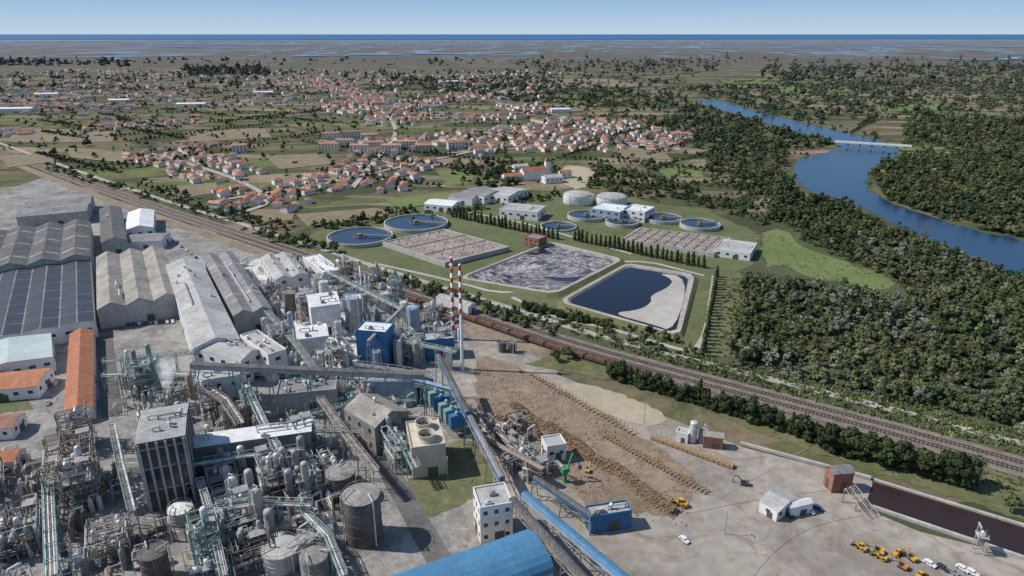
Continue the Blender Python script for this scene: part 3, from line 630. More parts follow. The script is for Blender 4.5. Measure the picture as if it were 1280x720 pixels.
bldg(BW,'narrow dark roofed warehouse beside the multi bay roof','warehouse',(124,262),(126,304),(152,260),8,kind='gable',rh=2.2,wall='concrete',roof='roof_dark',vents=1)
bldg(BW,'white fronted gabled shed left of the car park','warehouse',(160,266),(156,288),(193,263),7,kind='gable',rh=2.2,wall='white_wall',roof='roof_white',win=(5,1,2,1.5))
bldg(BW,'small grey roofed shed before the white fronted shed','warehouse',(165,293),(213,291),(168,303),5,kind='gable',rh=1.5,wall='white_wall',roof='roof_grey')
bldg(BW,'three bay brown grey warehouse beside the solar roof','warehouse',(120,322),(121,388),(206,312),9,kind='gable',n=3,rh=2.6,wall='concrete',roof='roof_tan',sky=0,vents=2)
bldg(BW,'long pale warehouse with streaked light grey roof','warehouse',(207,332),(241,436),(250,322),11,kind='gable',rh=2.6,wall='white_wall',roof='roof_light',vents=7,win=(7,1,2,2))
bldg(BW,'long dark roofed warehouse right of the pale streaked roof','warehouse',(252,322),(292,395),(290,314),9,kind='gable',n=2,rh=1.8,wall='concrete',roof='roof_grey',sky=2,vents=4)
bldg(BW,'dust whitened machine hall behind the process towers','factory hall',(326,322),(344,350),(362,314),9,kind='gable',n=2,rh=1.5,wall='dust_white',roof='roof_light',vents=8,win=(6,2,2,1.5))
bldg(BW,'white roofed hall right of the dust whitened machine hall','factory hall',(378,322),(404,342),(396,316),6,kind='flat',wall='dust_white',roof='roof_white',vents=8)
bldg('factory_hall','white gabled hall at front end of the pale warehouse','factory hall',(243,437),(300,452),(262,420),10,kind='gable',rh=2,wall='white_wall',roof='roof_light',vents=4,win=(5,2,2,1.4))
bldg('factory_hall','white walled annex right of the front gabled hall','factory hall',(300,420),(335,445),(320,412),11,kind='flat',wall='white_wall',roof='roof_light',vents=6,win=(5,2,2,1.4))
bldg('office_building','long office with pale mint and white roof by left edge','office',(64,417),(66,446),(-40,428),6,kind='gable',rh=1.5,wall='white_wall',roof='roof_mint',win=(4,1,2,1.2))
bldg('office_building','long low building with bright orange tiled roof','office',(87,418),(79,517),(117,416),4.5,kind='gable',rh=1.8,wall='white_wall',roof='tile_orange',win=(5,1,1.5,1.2))
bldg('office_building','white building with orange roof below the mint roofed office','office',(-40,470),(66,460),(-40,492),4.5,kind='gable',rh=1.8,wall='white_wall',roof='tile_orange',win=(4,1,1.5,1.2))
bldg('office_building','small red roofed building at left edge between lawns','office',(-40,522),(32,516),(-40,540),4,kind='gable',rh=1.5,wall='white_wall',roof='tile_red',win=(4,1,1.2,1.1))
bldg('office_building','orange roofed building at left edge beside brown steel frame','office',(-60,568),(32,560),(-60,585),4,kind='gable',rh=1.6,wall='white_wall',roof='tile_orange',win=(4,1,1.2,1.1))
sheet('garden',[(-60,500),(36,495),(40,512),(-60,525)],.1,'grass','dry green lawns around the orange roofed offices','grass',jag=.8)
bldg('boiler_tower','tall dark grey tower building with vertical window slots','tower building',(170,556),(230,545),(164,516),21,kind='gable',rh=.8,wall='grey_wall',roof='roof_light',win=(2.2,3,.9,4.2),vents=6,pil=5)
bldg('factory_hall','long low hall with white roof right of the dark tower','factory hall',(232,562),(388,540),(228,548),10,kind='shed',rh=.6,wall='concrete_old',roof='roof_white',vents=8,win=(5,1,2,2))
bldg('factory_hall','gabled hall with tan grey roof among the pipe racks','factory hall',(430,512),(468,535),(470,492),10,kind='gable',rh=3,wall='concrete_old',roof='roof_tan',vents=2,win=(4,2,1.2,1.4))
hh=Hg(520,598,561)
t=bldg('cooling_tower','beige cooling tower building with two round fan stacks','cooling tower',(514,562),(557,556),(500,530),hh,kind='flat',wall='beige',roof='beige',win=None)
W_=(P(500,530,hh)-P(514,562,hh)).length*.95
for sgn in (-1,1):
    m_=MB().lathe([(W_*.2,0),(W_*.17,1.0),(W_*.19,2.2),(W_*.17,2.2),(W_*.155,1.0),(W_*.155,.3)],24,c=(0,sgn*W_*.24,hh+.2),cap=False); m_.build('fan_stack','beige',t)
    m_=MB().cyl((0,sgn*W_*.24,hh+.8),(0,sgn*W_*.24,hh+1.2),.4,8)
    for k in range(6):
        a=k*math.pi/3; m_.add([(0,sgn*W_*.24,hh+1),(math.cos(a)*W_*.15,sgn*W_*.24+math.sin(a)*W_*.15,hh+1),(math.cos(a+.3)*W_*.15,sgn*W_*.24+math.sin(a+.3)*W_*.15,hh+1.15)],[(0,1,2)])
    m_.build('fan','dark_steel',t)
bldg('boiler_house','bright blue clad boiler house with white roof in mill centre','factory building',(444,414),(482,417),(452,402),Hg(460,458,415),kind='flat',wall='blue_panel',roof='roof_white',vents=3)
bldg('factory_building','low blue clad building left of the chimneys','factory building',(531,427),(568,424),(534,417),8,kind='flat',wall='blue_panel',roof='roof_light',vents=2)
bldg('factory_building','small pale blue clad block above the boiler house','factory building',(430,377),(452,375),(434,369),13,kind='flat',wall='pale_blue',roof='roof_white',vents=1)
bldg('factory_building','white dusty block with sloping roof in mill centre','factory building',(388,385),(425,380),(392,372),13,kind='shed',rh=1.5,wall='dust_white',roof='roof_white',vents=4)
bldg('factory_building','lower white dusty block before the sloping roofed block','factory building',(372,425),(410,420),(380,408),9,kind='gable',rh=1.5,wall='dust_white',roof='roof_white',vents=5)
bldg('factory_building','grey concrete block at the bend of the long gallery','factory building',(245,478),(300,470),(240,462),12,kind='flat',wall='dust_white',roof='roof_light',vents=5,win=(4,2,1.2,1.4))
bldg('factory_building','long flat grey roof building beneath the long gallery','factory building',(345,495),(420,488),(338,478),7,kind='flat',wall='concrete',roof='roof_grey',vents=9)
bldg('factory_building','low pale blue roofed block by the teal filter row','factory building',(455,478),(520,480),(460,466),8,kind='flat',wall='pale_blue',roof='roof_light',vents=7)
bldg('transfer_tower','white conveyor transfer tower beside the blue barrel roof','tower building',(600,637),(641,630),(586,612),Hg(610,678,634),kind='flat',wall='white_wall',roof='roof_light',vents=2,win=(2.5,3,1,1.1))
bldg('chip_store','large blue barrel roofed store at the bottom edge','store building',(655,668),(440,742),(678,722),6,kind='barrel',rh=4,wall='beige',roof='blue_roof')
bldg('workshop','open workshop shed with blue walls beside the conveyor','shed',(738,648),(790,640),(734,634),5,kind='flat',wall='blue_panel',roof='roof_light',vents=5)
bldg('control_cabin','small white control cabin in the log handling line','cabin',(684,560),(708,556),(674,548),5.5,kind='flat',wall='white_wall',roof='roof_light',win=(2.5,1,1.2,1))
bldg('shed','white roofed shed on the concrete yard','shed',(950,627),(972,640),(975,610),3.2,kind='gable',rh=1,wall='white_wall',roof='roof_light',win=(3,1,1.2,1))
bldg('shed','smaller white shed behind the white roofed yard shed','shed',(990,636),(1016,630),(985,628),3,kind='gable',rh=.8,wall='white_wall',roof='roof_white')
bldg('pump_house','dark red pump house beside the brown basin','pump house',(1043,594),(1068,592),(1045,582),6,kind='gable',rh=1.2,wall='brick',roof='roof_grey')
bldg('shed','reddish shed beside the twin grey silos','shed',(880,546),(904,549),(884,539),4,kind='gable',rh=1,wall='brick',roof='roof_tan')
bldg('shed','small white hut left of the twin grey silos','shed',(845,541),(860,545),(852,536),3,kind='flat',wall='white_wall',roof='roof_light')
bldg('rail_shed','grey shed beside the tracks near the chimneys','shed',(545,372),(585,384),(550,366),4,kind='gable',rh=1,wall='white_wall',roof='roof_light')
A,B=P(925,556),P(1088,600); t=MB().beam((A.x,A.y,.7),(B.x,B.y,.7),.9).build('wall','concrete'); tag(t,'long low pale wall between grass strip and yard','wall')
bldg('treatment_building','long white building behind the clarifiers','building',(624,262),(672,266),(632,254),6,kind='flat',wall='white_wall',roof='roof_light',win=(5,1,2,1.2),vents=3)
bldg('treatment_building','grey roofed building behind the long white building','building',(575,241),(605,246),(590,231),6,kind='gable',rh=1.5,wall='white_wall',roof='roof_grey',win=(5,1,2,1.2))
bldg('treatment_building','second grey roofed building near the church hill','building',(605,242),(635,246),(620,232),6,kind='gable',rh=1.5,wall='white_wall',roof='roof_light',win=(5,1,2,1.2))
bldg('treatment_building','blue and white process building behind round white tanks','building',(738,261),(775,266),(748,253),7,kind='flat',wall='pale_blue',roof='roof_white',win=(5,2,2,1.2),vents=3)
bldg('treatment_building','white process block right of the round white tanks','building',(778,262),(806,266),(786,255),7,kind='flat',wall='white_wall',roof='roof_white',win=(5,2,2,1.2),vents=3)
bldg('treatment_building','low white pump building at right of aeration basins','building',(893,312),(938,318),(908,300),4,kind='flat',wall='white_wall',roof='roof_light',win=(4,1,1.5,1.2),vents=4)
bldg('brick_tower','small red brick tower left of the foam pond','tower',(655,296),(673,300),(660,291),6,kind='flat',wall='brick',roof='roof_grey',win=(3,2,1,1))
bldg('shed','white workshop group near the upper clarifier','building',(530,255),(565,258),(536,248),5,kind='gable',rh=1.4,wall='white_wall',roof='roof_white',win=(5,1,2,1.2))
bldg('shed','grey workshop right of the white workshop group','building',(560,246),(590,249),(566,240),5,kind='gable',rh=1.4,wall='white_wall',roof='roof_grey')
for i,(x,y,w_) in enumerate([(412,188,30),(432,183,28),(450,190,26),(468,186,30),(490,190,28),(508,185,28),(530,190,24),(415,174,26),(440,172,30),(462,176,26),(300,190,20),(570,186,26)]):
    c=P(x,y); bldg_at('apartment_block','pale pink apartment block, %s in the row at village front'%ordn(i+1),'apartment building',c,w_*.75,8,R(-12+i*3),7.5,kind='gable',rh=1.5,wall='cream_wall' if i%3==0 else 'house_white',roof='tile_terracotta',win=(3.5,3,1.4,1.3),group='apartment blocks at the village front',door=0)
for i,(x,y,L,W) in enumerate([(20,139,70,30),(240,133,60,22),(150,128,45,20),(60,120,55,25),(700,140,40,20),(330,118,50,20),(560,104,60,20)]):
    bldg_at('warehouse','large white industrial roof, %s among those scattered in the village'%ordn(i+1),'warehouse',P(x,y),L*.8,W*.8,R(10),5,kind='gable',rh=1.5,wall='white_wall',roof='roof_white',group='white industrial roofs in the village',door=0)
c=P(668,224); t=T('church','white village church with tower and orange roof on the hill','church',c,R(20))
w=MB().bx(-12,10,-5,5,0,8); w.add([(-12,-5,8),(-12,5,8),(-12,0,11),(10,-5,8),(10,5,8),(10,0,11)],[(0,1,2),(3,5,4)]); w.build('nave','white_wall',t)
MB().add([(-12.4,-5.4,7.9),(10,-5.4,7.9),(10,0,11.2),(-12.4,0,11.2),(10,5.4,7.9),(-12.4,5.4,7.9)],[(0,1,2,3),(4,5,3,2)]).build('roof','tile_orange',t)
MB().bx(10,14,-2,2,0,15).build('tower','white_wall',t); MB().add([(9.8,-2.2,15),(14.2,-2.2,15),(14.2,2.2,15),(9.8,2.2,15),(12,0,20)],[(0,1,4),(1,2,4),(2,3,4),(3,0,4)]).build('spire','tile_terracotta',t)
for i,(x,y,L,W) in enumerate([(690,228,16,10),(706,222,10,8),(650,214,14,9),(640,226,16,9)]):
    bldg_at('house','white building, %s from right beside the village church'%ordn(i+1),'house',P(x,y),L,W,R(20),5,kind='gable',rh=1.8,wall='white_wall',roof='tile_orange' if i%2 else 'roof_light',win=(4,1,1.4,1.2),door=0)
# ---------------------------------------------------------------- tanks
def tank(x,y,r,h,label,mt='concrete_old',top='cone',atTop=True,z0=0,name='storage_tank',n=28,cat='tank',bands=3,group=None,dk=.35,roofm=None):
    c=P(x,y,z0+h) if atTop else P(x,y,z0); t=T(name,label,cat,(c.x,c.y,z0),rnd.uniform(0,6),group); OCC.append((c.x,c.y,r+.5,r+.5))
    sh=MB().lathe([(r*.98,0),(r,.2),(r,h)],n,cap=False)
    for i in range(bands):
        z=h*(i+1)/(bands+1); sh.lathe([(r,z-.08),(r+.09,z-.08),(r+.09,z+.08),(r,z+.08)],n,cap=False)
    sh.build('shell',mt,t,True)
    rm=roofm or mt
    if top=='cone': MB().lathe([(r+.12,h),(r+.1,h+.08),(.3,h+r*.18),(.01,h+r*.18)],n).build('roof',rm,t)
    elif top=='dome': MB().lathe([(r*math.cos(a),h+r*dk*math.sin(a)) for a in [R(k*15) for k in range(6)]]+[(.05,h+r*dk)],n).build('roof',rm,t,True)
    elif top=='hemi': MB().lathe([(r*math.cos(a),h+r*.8*math.sin(a)) for a in [R(k*15) for k in range(6)]]+[(.05,h+r*.8)],n).build('roof',mt,t,True)
    if r>1.2:
        rl=MB()
        for i in range(n//2):
            a=4*math.pi*i/n; b=4*math.pi*(i+1)/n; p0=(r*math.cos(a),r*math.sin(a)); p1=(r*math.cos(b),r*math.sin(b))
            rl.beam((*p0,h),(*p0,h+1),.07); rl.beam((*p0,h+1),(*p1,h+1),.07)
        rl.build('railing','grey_steel',t)
        l=MB().beam((r+.35,-.3,0),(r+.35,-.3,h+1),.08).beam((r+.35,.3,0),(r+.35,.3,h+1),.08)
        for k in range(int(h/.8)): l.beam((r+.35,-.3,k*.8),(r+.35,.3,k*.8),.06)
        l.build('ladder','grey_steel',t)
        MB().path([(r*.4,r*.3,h+.1),(r*.4,r*.3,h+1.2),(0,r+.5,h+1.2),(0,r+.5,.5)],.14).build('pipe','silver',t)
        MB().path([(-r*.4,-r*.3,h-.1),(-r*.4,-r*.3,h+.9),(-r-.6,-r*.3,h+.9),(-r-.6,-r*.3,.5)],.18).build('pipe','silver',t)
    return t
tank(451,618,4.6,13,'large dark brown tank, lower of the dark pair','tank_dark',roofm='concrete_old')
tank(425,590,3.9,8,'large dark brown tank, upper of the dark pair','tank_dark',roofm='concrete_old')
tank(350,684,4.3,5,'wide grey round tank near the bottom edge','concrete')
tank(392,694,3.2,6,'grey tank right of the wide one at bottom edge','concrete_old')
tank(382,672,2.2,6,'small upper grey tank near the bottom edge','grey_steel')
tank(190,690,3.0,8,'dark ribbed tank at lower left under the tower','dark_steel')
tank(225,635,3.0,4,'white topped round tank right of the dark tower','concrete',roofm='dust_white')
tank(313,367,4.0,7,'teal green round tank in front of dark roofs','teal_tank')
tank(285,510,2.1,7,'brown rusty tank left of the hall, first of pair','rust_steel')
tank(304,507,2.1,7,'brown rusty tank left of the hall, second of pair','rust_steel')
tank(516,385,2.8,10,'pale blue grey silo left of the chimneys','pale_blue',top='dome')
tank(505,378,1.8,9,'slim pale silo behind the blue grey silo','dust_white',top='dome')
tank(362,365,3,12,'brown dusty silo behind the white blocks','rust_steel',top='cone')
tank(380,362,2.4,12,'grey dusty silo beside the brown dusty silo','concrete')
tank(441,372,2.6,15,'blue topped silo above the blue boiler house','concrete',top='cone',roofm='pale_blue')
tank(404,352,2.2,10,'white dusty tank behind the mill centre','dust_white')
tank(482,366,2.2,8,'grey tank at back edge of the mill','silver')
tank(628,428,1.6,4,'small dark tank on dirt, left of pair','dark_steel'); tank(640,430,1.4,3.6,'small dark tank on dirt, right of pair','dark_steel')
tank(868,528,1.2,7,'tall slim grey silo in the log yard','silver',top='dome'); tank(880,538,1.5,4,'short grey silo beside the slim one','concrete')
tank(723,243,11.3,6.5,'white round tank with flat dome, left of the pair','white_wall',top='dome',n=36,dk=.2,roofm='roof_light'); tank(765,246,11.5,6,'white round tank with flat dome, right of the pair','white_wall',top='dome',n=36,dk=.22,roofm='roof_light')
for i,(x,y,r,h) in enumerate([(320,615,1.3,12),(345,572,1.4,11),(360,590,1.2,10),(375,548,1.1,12),(290,600,1.3,9),(335,640,1.2,8),(300,560,1.0,10),(275,640,1.3,8),(380,580,1.0,13),(330,575,1.3,9),(352,562,1,12),(368,565,1,12),(310,590,1.1,11),(282,585,1,10)]):
    tank(x,y,r,h,'tall grey domed process vessel, %s of the lower left pipework'%ordn(i+1),rnd.choice(['grey_steel','silver','concrete','rust_steel']),top='hemi',name='process_vessel',n=16,cat='vessel',group='process vessels in the lower left pipework')
for i,(x,y,r,h) in enumerate([(166,440,.8,16),(184,432,.9,17),(195,450,1.0,10),(160,470,1.5,5),(172,474,1.5,5),(236,470,1.0,9),(222,505,1.2,6)]):
    tank(x,y,r,h,'slim vessel or column, %s beside the steaming teal structure'%ordn(i+1),rnd.choice(['teal_steel','grey_steel','rust_steel']),top='hemi',name='process_column',n=14,cat='column',group='columns beside the steam')
for i,(x,y,r,h) in enumerate([(520,430,1.5,9),(498,428,1.3,10),(485,405,1.4,9),(545,405,1.2,8),(560,440,1.3,7),(470,440,1.3,7),(422,402,1.5,9),(400,440,1.4,7),(455,368,1.1,9),(350,420,1.5,7),(380,455,1.3,6),(432,440,1.2,8),(345,378,1.4,8),(362,392,1.2,9),(415,365,1.3,9),(330,400,1.5,6)]):
    tank(x,y,r,h,'pale dusty vessel, %s among the central boiler equipment'%ordn(i+1),rnd.choice(['silver','dust_white','pale_blue','grey_steel']),top=rnd.choice(['hemi','cone']),name='process_vessel',n=16,cat='vessel',group='vessels in the mill centre')
def clar(x,y,r,lab,h=2.5,wall='concrete'):
    c=P(x,y,h); t=T('clarifier','%s'%lab,'clarifier tank',(c.x,c.y,0),rnd.uniform(-.6,.6))
    MB().lathe([(r+.2,0),(r+.2,h),(r-.6,h),(r-.6,h-.9)],48,cap=False).build('tank_wall',wall,t)
    MB().lathe([(r-.6,h-.6),(.05,h-.6)],48).build('water_surface','tank_water',t)
    MB().lathe([(r-1.8,h-.59),(r-1.8,h-.35),(r-2.1,h-.35),(r-2.1,h-.59)],48,cap=False).build('weir','concrete_old',t)
    b=MB().bx(-r*.05,r,-.7,.7,h+.3,h+.55); 
    for yy in(-.7,.7):
        b.beam((0,yy,h+1.5),(r,yy,h+1.5),.15)
        for k in range(8): b.beam((r*k/7,yy,h+.4),(r*k/7,yy,h+1.5),.12)
    b.build('walkway','grey_steel',t); MB().lathe([(r*.09,h-1),(r*.09,h+1),(.05,h+1.4)],16).build('centre_column','rust_steel',t); MB().lathe([(r*.2,h-.6),(r*.2,h-.2),(r*.18,h-.2),(r*.18,h-.6)],24,cap=False).build('feed_well','rust_steel',t)
clar(450,294,20,'large round dark water clarifier, nearest the railway'); clar(520,277,21,'large round clarifier behind the nearest one')
clar(733,268,13,'round clarifier in front of the white tanks'); clar(698,282,12,'low round clarifier left of front clarifier',1.2); clar(778,276,11,'small round clarifier between basins and tanks')
clar(829,271,12.5,'round clarifier right of the white process block'); clar(875,279,13,'rightmost round clarifier of the works')
def basin(name,px,h,surf,lab,cat,div=0,wallm='concrete'):
    p=[P(*q,h) for q in px]; c=sum(p,Vector())/len(p); t=T(name,lab,cat,(c.x,c.y,0)); q=[Vector((k.x-c.x,k.y-c.y,0)) for k in p]; n=len(q)
    inn=[k*(1-1.2/k.length) for k in q]; w=MB()
    vs=[(k.x,k.y,0) for k in q]+[(k.x,k.y,h) for k in q]+[(k.x,k.y,h) for k in inn]+[(k.x,k.y,h-1.2) for k in inn]; fs=[]
    for i in range(n):
        j=(i+1)%n
        for a in range(3): fs.append((a*n+i,a*n+j,(a+1)*n+j,(a+1)*n+i))
    w.add(vs,fs).build('basin_wall',wallm,t); MB().add([(k.x,k.y,h-.5) for k in inn],[tuple(range(n))]).build('surface',surf,t)
    if div:
        for i in range(1,div):
            f=i/div; a=inn[0].lerp(inn[1],f); b=inn[3].lerp(inn[2],f); MB().beam((a.x,a.y,h-.3),(b.x,b.y,h-.3),.35).build('dividing_wall',wallm,t)
            for k in range(7):
                e=a.lerp(b,(k+.5)/7); MB().cyl((e.x,e.y,h-.3),(e.x,e.y,h+.5),.45,8).build('aerator','rust_steel',t)
        for f in (.33,.66):
            a=inn[0].lerp(inn[3],f); b=inn[1].lerp(inn[2],f); MB().beam((a.x,a.y,h+.05),(b.x,b.y,h+.05),.4).build('walkway',wallm,t)
    return t
basin('settling_basin',[(478,302),(556,286),(637,308),(556,328)],3.0,'sludge','brown crusted settling basin beside the foam pond','basin',div=6)
basin('aeration_basin',[(800,284),(914,297),(893,316),(778,298)],3,'sludge','long aeration basin divided into rows','basin',div=9)
def pond(name,px,surf,lab,bank='grass'):
    p=chaikin([P(*q) for q in px],2,k=.06); c=sum(p,Vector())/len(p); q=[Vector((k.x-c.x,k.y-c.y,0)) for k in p]; n=len(q)
    rings=[(7,0),(3.5,1.6),(1.0,1.6),(-.8,.7)]; vs=[]
    for d,z in rings:
        for k in q: k2=k*(1+d/k.length); vs.append((c.x+k2.x,c.y+k2.y,z+.08))
    mb=MB()
    for r in range(3):
        for i in range(n):
            j=(i+1)%n; mb.f.append([r*n+i,r*n+j,(r+1)*n+j,(r+1)*n+i]); mb.mi.append(r)
    mb.v=vs; tag(mb.build('embankment',[bank,'road_pale','concrete_old']),'raised bank around the '+lab,'embankment',None,'structure')
    tag(MB().add([(c.x+k.x,c.y+k.y,.9) for k in q],[tuple(range(n))]).build(name,surf),lab,'pond',None,'structure')
pond('pond',[(580,350),(688,307),(772,328),(692,368)],'foam_water','dark pond streaked with white foam')
pond('pond',[(706,380),(785,335),(862,348),(845,420)],'black_water','black water pond with pale sediment shore')
sheet('sediment',[(820,343),(861,349),(844,418),(815,408),(762,394),(800,390),(815,380),(812,372),(835,362),(842,352)],1.05,'sediment','pale sediment shore along the black pond','ground',2)
p=[(1092,602),(1290,664),(1420,700),(1420,745),(1280,697),(1082,630)]
sheet('basin_water',p,.35,'brown_water','dark brown water basin at right','basin')
for a,b,l in (((1092,602),(1420,702),'back'),((1080,632),(1420,747),'front')):
    A,B=P(*a),P(*b); o=MB().beam((A.x,A.y,.5),(B.x,B.y,.5),.9).build('kerb','concrete'); tag(o,'pale concrete %s rim of the brown basin'%l,'kerb',None,'structure')
def chimney(x,yb,yt,r,label,lo):
    c=P(x,yb); h=Hg(x,yb,yt); t=T('chimney',label,'chimney',c); MB().lathe([(r*1.25,0),(r,h*.3),(r*.85,h),(r*.7,h),(r*.7,h-1)],20,cap=False).build('shaft','white_paint',t,True)
    z=h-.4;bh=2.1
    rr=lambda z: (r*1.25+(r-r*1.25)*z/(h*.3) if z<h*.3 else r+(r*.85-r)*(z-h*.3)/(h*.7))+.03
    while z>h*lo:
        MB().lathe([(rr(z),z),(rr(z-bh),z-bh)],20,cap=False).build('red_band','red_paint',t,True); z-=bh*2
    for z in (h*.55,h*.9):
        m_=MB().lathe([(r+.1,z),(r+.6,z),(r+.6,z+.12),(r+.1,z+.12)],16,cap=False)
        for i in range(12):
            a=i*math.pi/6; m_.beam((math.cos(a)*(r+.6),math.sin(a)*(r+.6),z),(math.cos(a)*(r+.6),math.sin(a)*(r+.6),z+1),.06)
        m_.build('platform','grey_steel',t)
    MB().beam((r+.3,0,0),(r+.2,0,h),.08).build('ladder','grey_steel',t)
chimney(567,424,321,.62,'red and white banded chimney, left of the pair',.1)
chimney(578,462,330,.52,'slim chimney with white lower shaft, right of the pair',.55)
chimney(453,372,325,.45,'thin grey white stack at back of mill',.95)
# ---------------------------------------------------------------- steelwork
def steel(x,y,L,W,nl,lh,label,mt='teal_steel',ang=G1,ves=3,floor='grey_steel',fl=.45):
    c=P(x,y); t=T('steel_structure',label,'steel structure',(c.x,c.y,0),ang); OCC.append((c.x,c.y,min(L,W)/2,max(L,W)/2))
    nx=max(2,round(L/3.4)); ny=max(2,round(W/3.4)); fr=MB(); X=[-L/2+L*i/nx for i in range(nx+1)]; Y=[-W/2+W*i/ny for i in range(ny+1)]; h=nl*lh; w=.26
    tops={}
    for xx in X:
        for yy in Y:
            z=h-(rnd.choice([0,0,lh]) if nl>2 else 0); tops[(xx,yy)]=z; fr.beam((xx,yy,0),(xx,yy,z+rnd.choice([0,0,1])),w)
    for k in range(1,nl+1):
        z=k*lh
        for yy in Y:
            for i in range(nx):
                if tops[(X[i],yy)]>=z-.1 and tops[(X[i+1],yy)]>=z-.1: fr.beam((X[i],yy,z),(X[i+1],yy,z),w*.9)
        for xx in X:
            for i in range(ny):
                if tops[(xx,Y[i])]>=z-.1 and tops[(xx,Y[i+1])]>=z-.1: fr.beam((xx,Y[i],z),(xx,Y[i+1],z),w*.9)
        for yy in (Y[0],Y[-1]):
            for i in range(nx):
                if rnd.random()<.5: fr.beam((X[i],yy,z-lh),(X[i+1],yy,z),w*.5)
        for xx in (X[0],X[-1]):
            i=rnd.randrange(ny); fr.beam((xx,Y[i],z-lh),(xx,Y[i+1],z),w*.5)
        for i in range(nx):
            for j in range(ny):
                if rnd.random()<(fl if k<nl else fl*.55): MB().bx(X[i]+.15,X[i+1]-.15,Y[j]+.15,Y[j+1]-.15,z+.15,z+.2).build('floor',floor,t)
        hr=MB()
        for zz in (z+.6,z+1.1):
            for q in (((-L/2,-W/2),(L/2,-W/2)),((L/2,-W/2),(L/2,W/2)),((L/2,W/2),(-L/2,W/2)),((-L/2,W/2),(-L/2,-W/2))): hr.beam((*q[0],zz),(*q[1],zz),.07)
        if k<nl: hr.build('handrail','yellow_green' if rnd.random()<.15 else 'pale_teal' if mt=='teal_steel' else 'grey_steel',t)
    fr.build('frame',mt,t)
    st=MB()
    for k in range(nl): 
        x0,x1=(-L*.3,L*.3) if k%2 else (L*.3,-L*.3)
        for yy in (W/2+.3,W/2+1.0): st.beam((x0,yy,k*lh+.2),(x1,yy,(k+1)*lh+.2),.12)
        for q in range(8):
            f=(q+.5)/8; st.beam((x0+(x1-x0)*f,W/2+.3,k*lh+.2+lh*f),(x0+(x1-x0)*f,W/2+1,k*lh+.2+lh*f),.12)
    st.build('stair','grey_steel',t)
    for i in range(int(ves*1.5)):
        xx=rnd.uniform(-L*.4,L*.4); yy=rnd.uniform(-W*.38,W*.38); k=rnd.randrange(nl); r=rnd.uniform(.45,.95); z=k*lh+.2; hh=lh*rnd.uniform(.8,1.9); vm=rnd.choice(['silver','concrete','grey_steel','rust_steel','dust_white'])
        if rnd.random()<.6: MB().lathe([(r*.3,z),(r,z+.5),(r,z+hh),(r*.6,z+hh+r*.5),(.1,z+hh+r*.6)],14,c=(xx,yy,0)).build('vessel',vm,t,True)
        else: MB().cyl((xx-1.8,yy,z+1.2),(xx+1.8,yy,z+1.2),r*.8,14).build('drum',vm,t,True)
    for i in range(min(45,ves*3+12)):
        xx=rnd.uniform(-L/2,L/2); yy=rnd.choice([-W/2-.4,W/2+.2,rnd.uniform(-W/2,W/2)]); z=rnd.uniform(.5,h); x2=rnd.uniform(-L/2,L/2); y2=rnd.uniform(-W/2,W/2)
        MB().path([(xx,yy,rnd.uniform(0,2)),(xx,yy,z),(x2,yy,z),(x2,y2,z),(x2,y2,min(h+.6,z+rnd.uniform(0,3)))],rnd.choice([.07,.09,.12,.16,.26]),6).build('pipe',rnd.choice(['silver','silver','dust_white','grey_steel','rust_steel','pale_teal']),t)
    return t
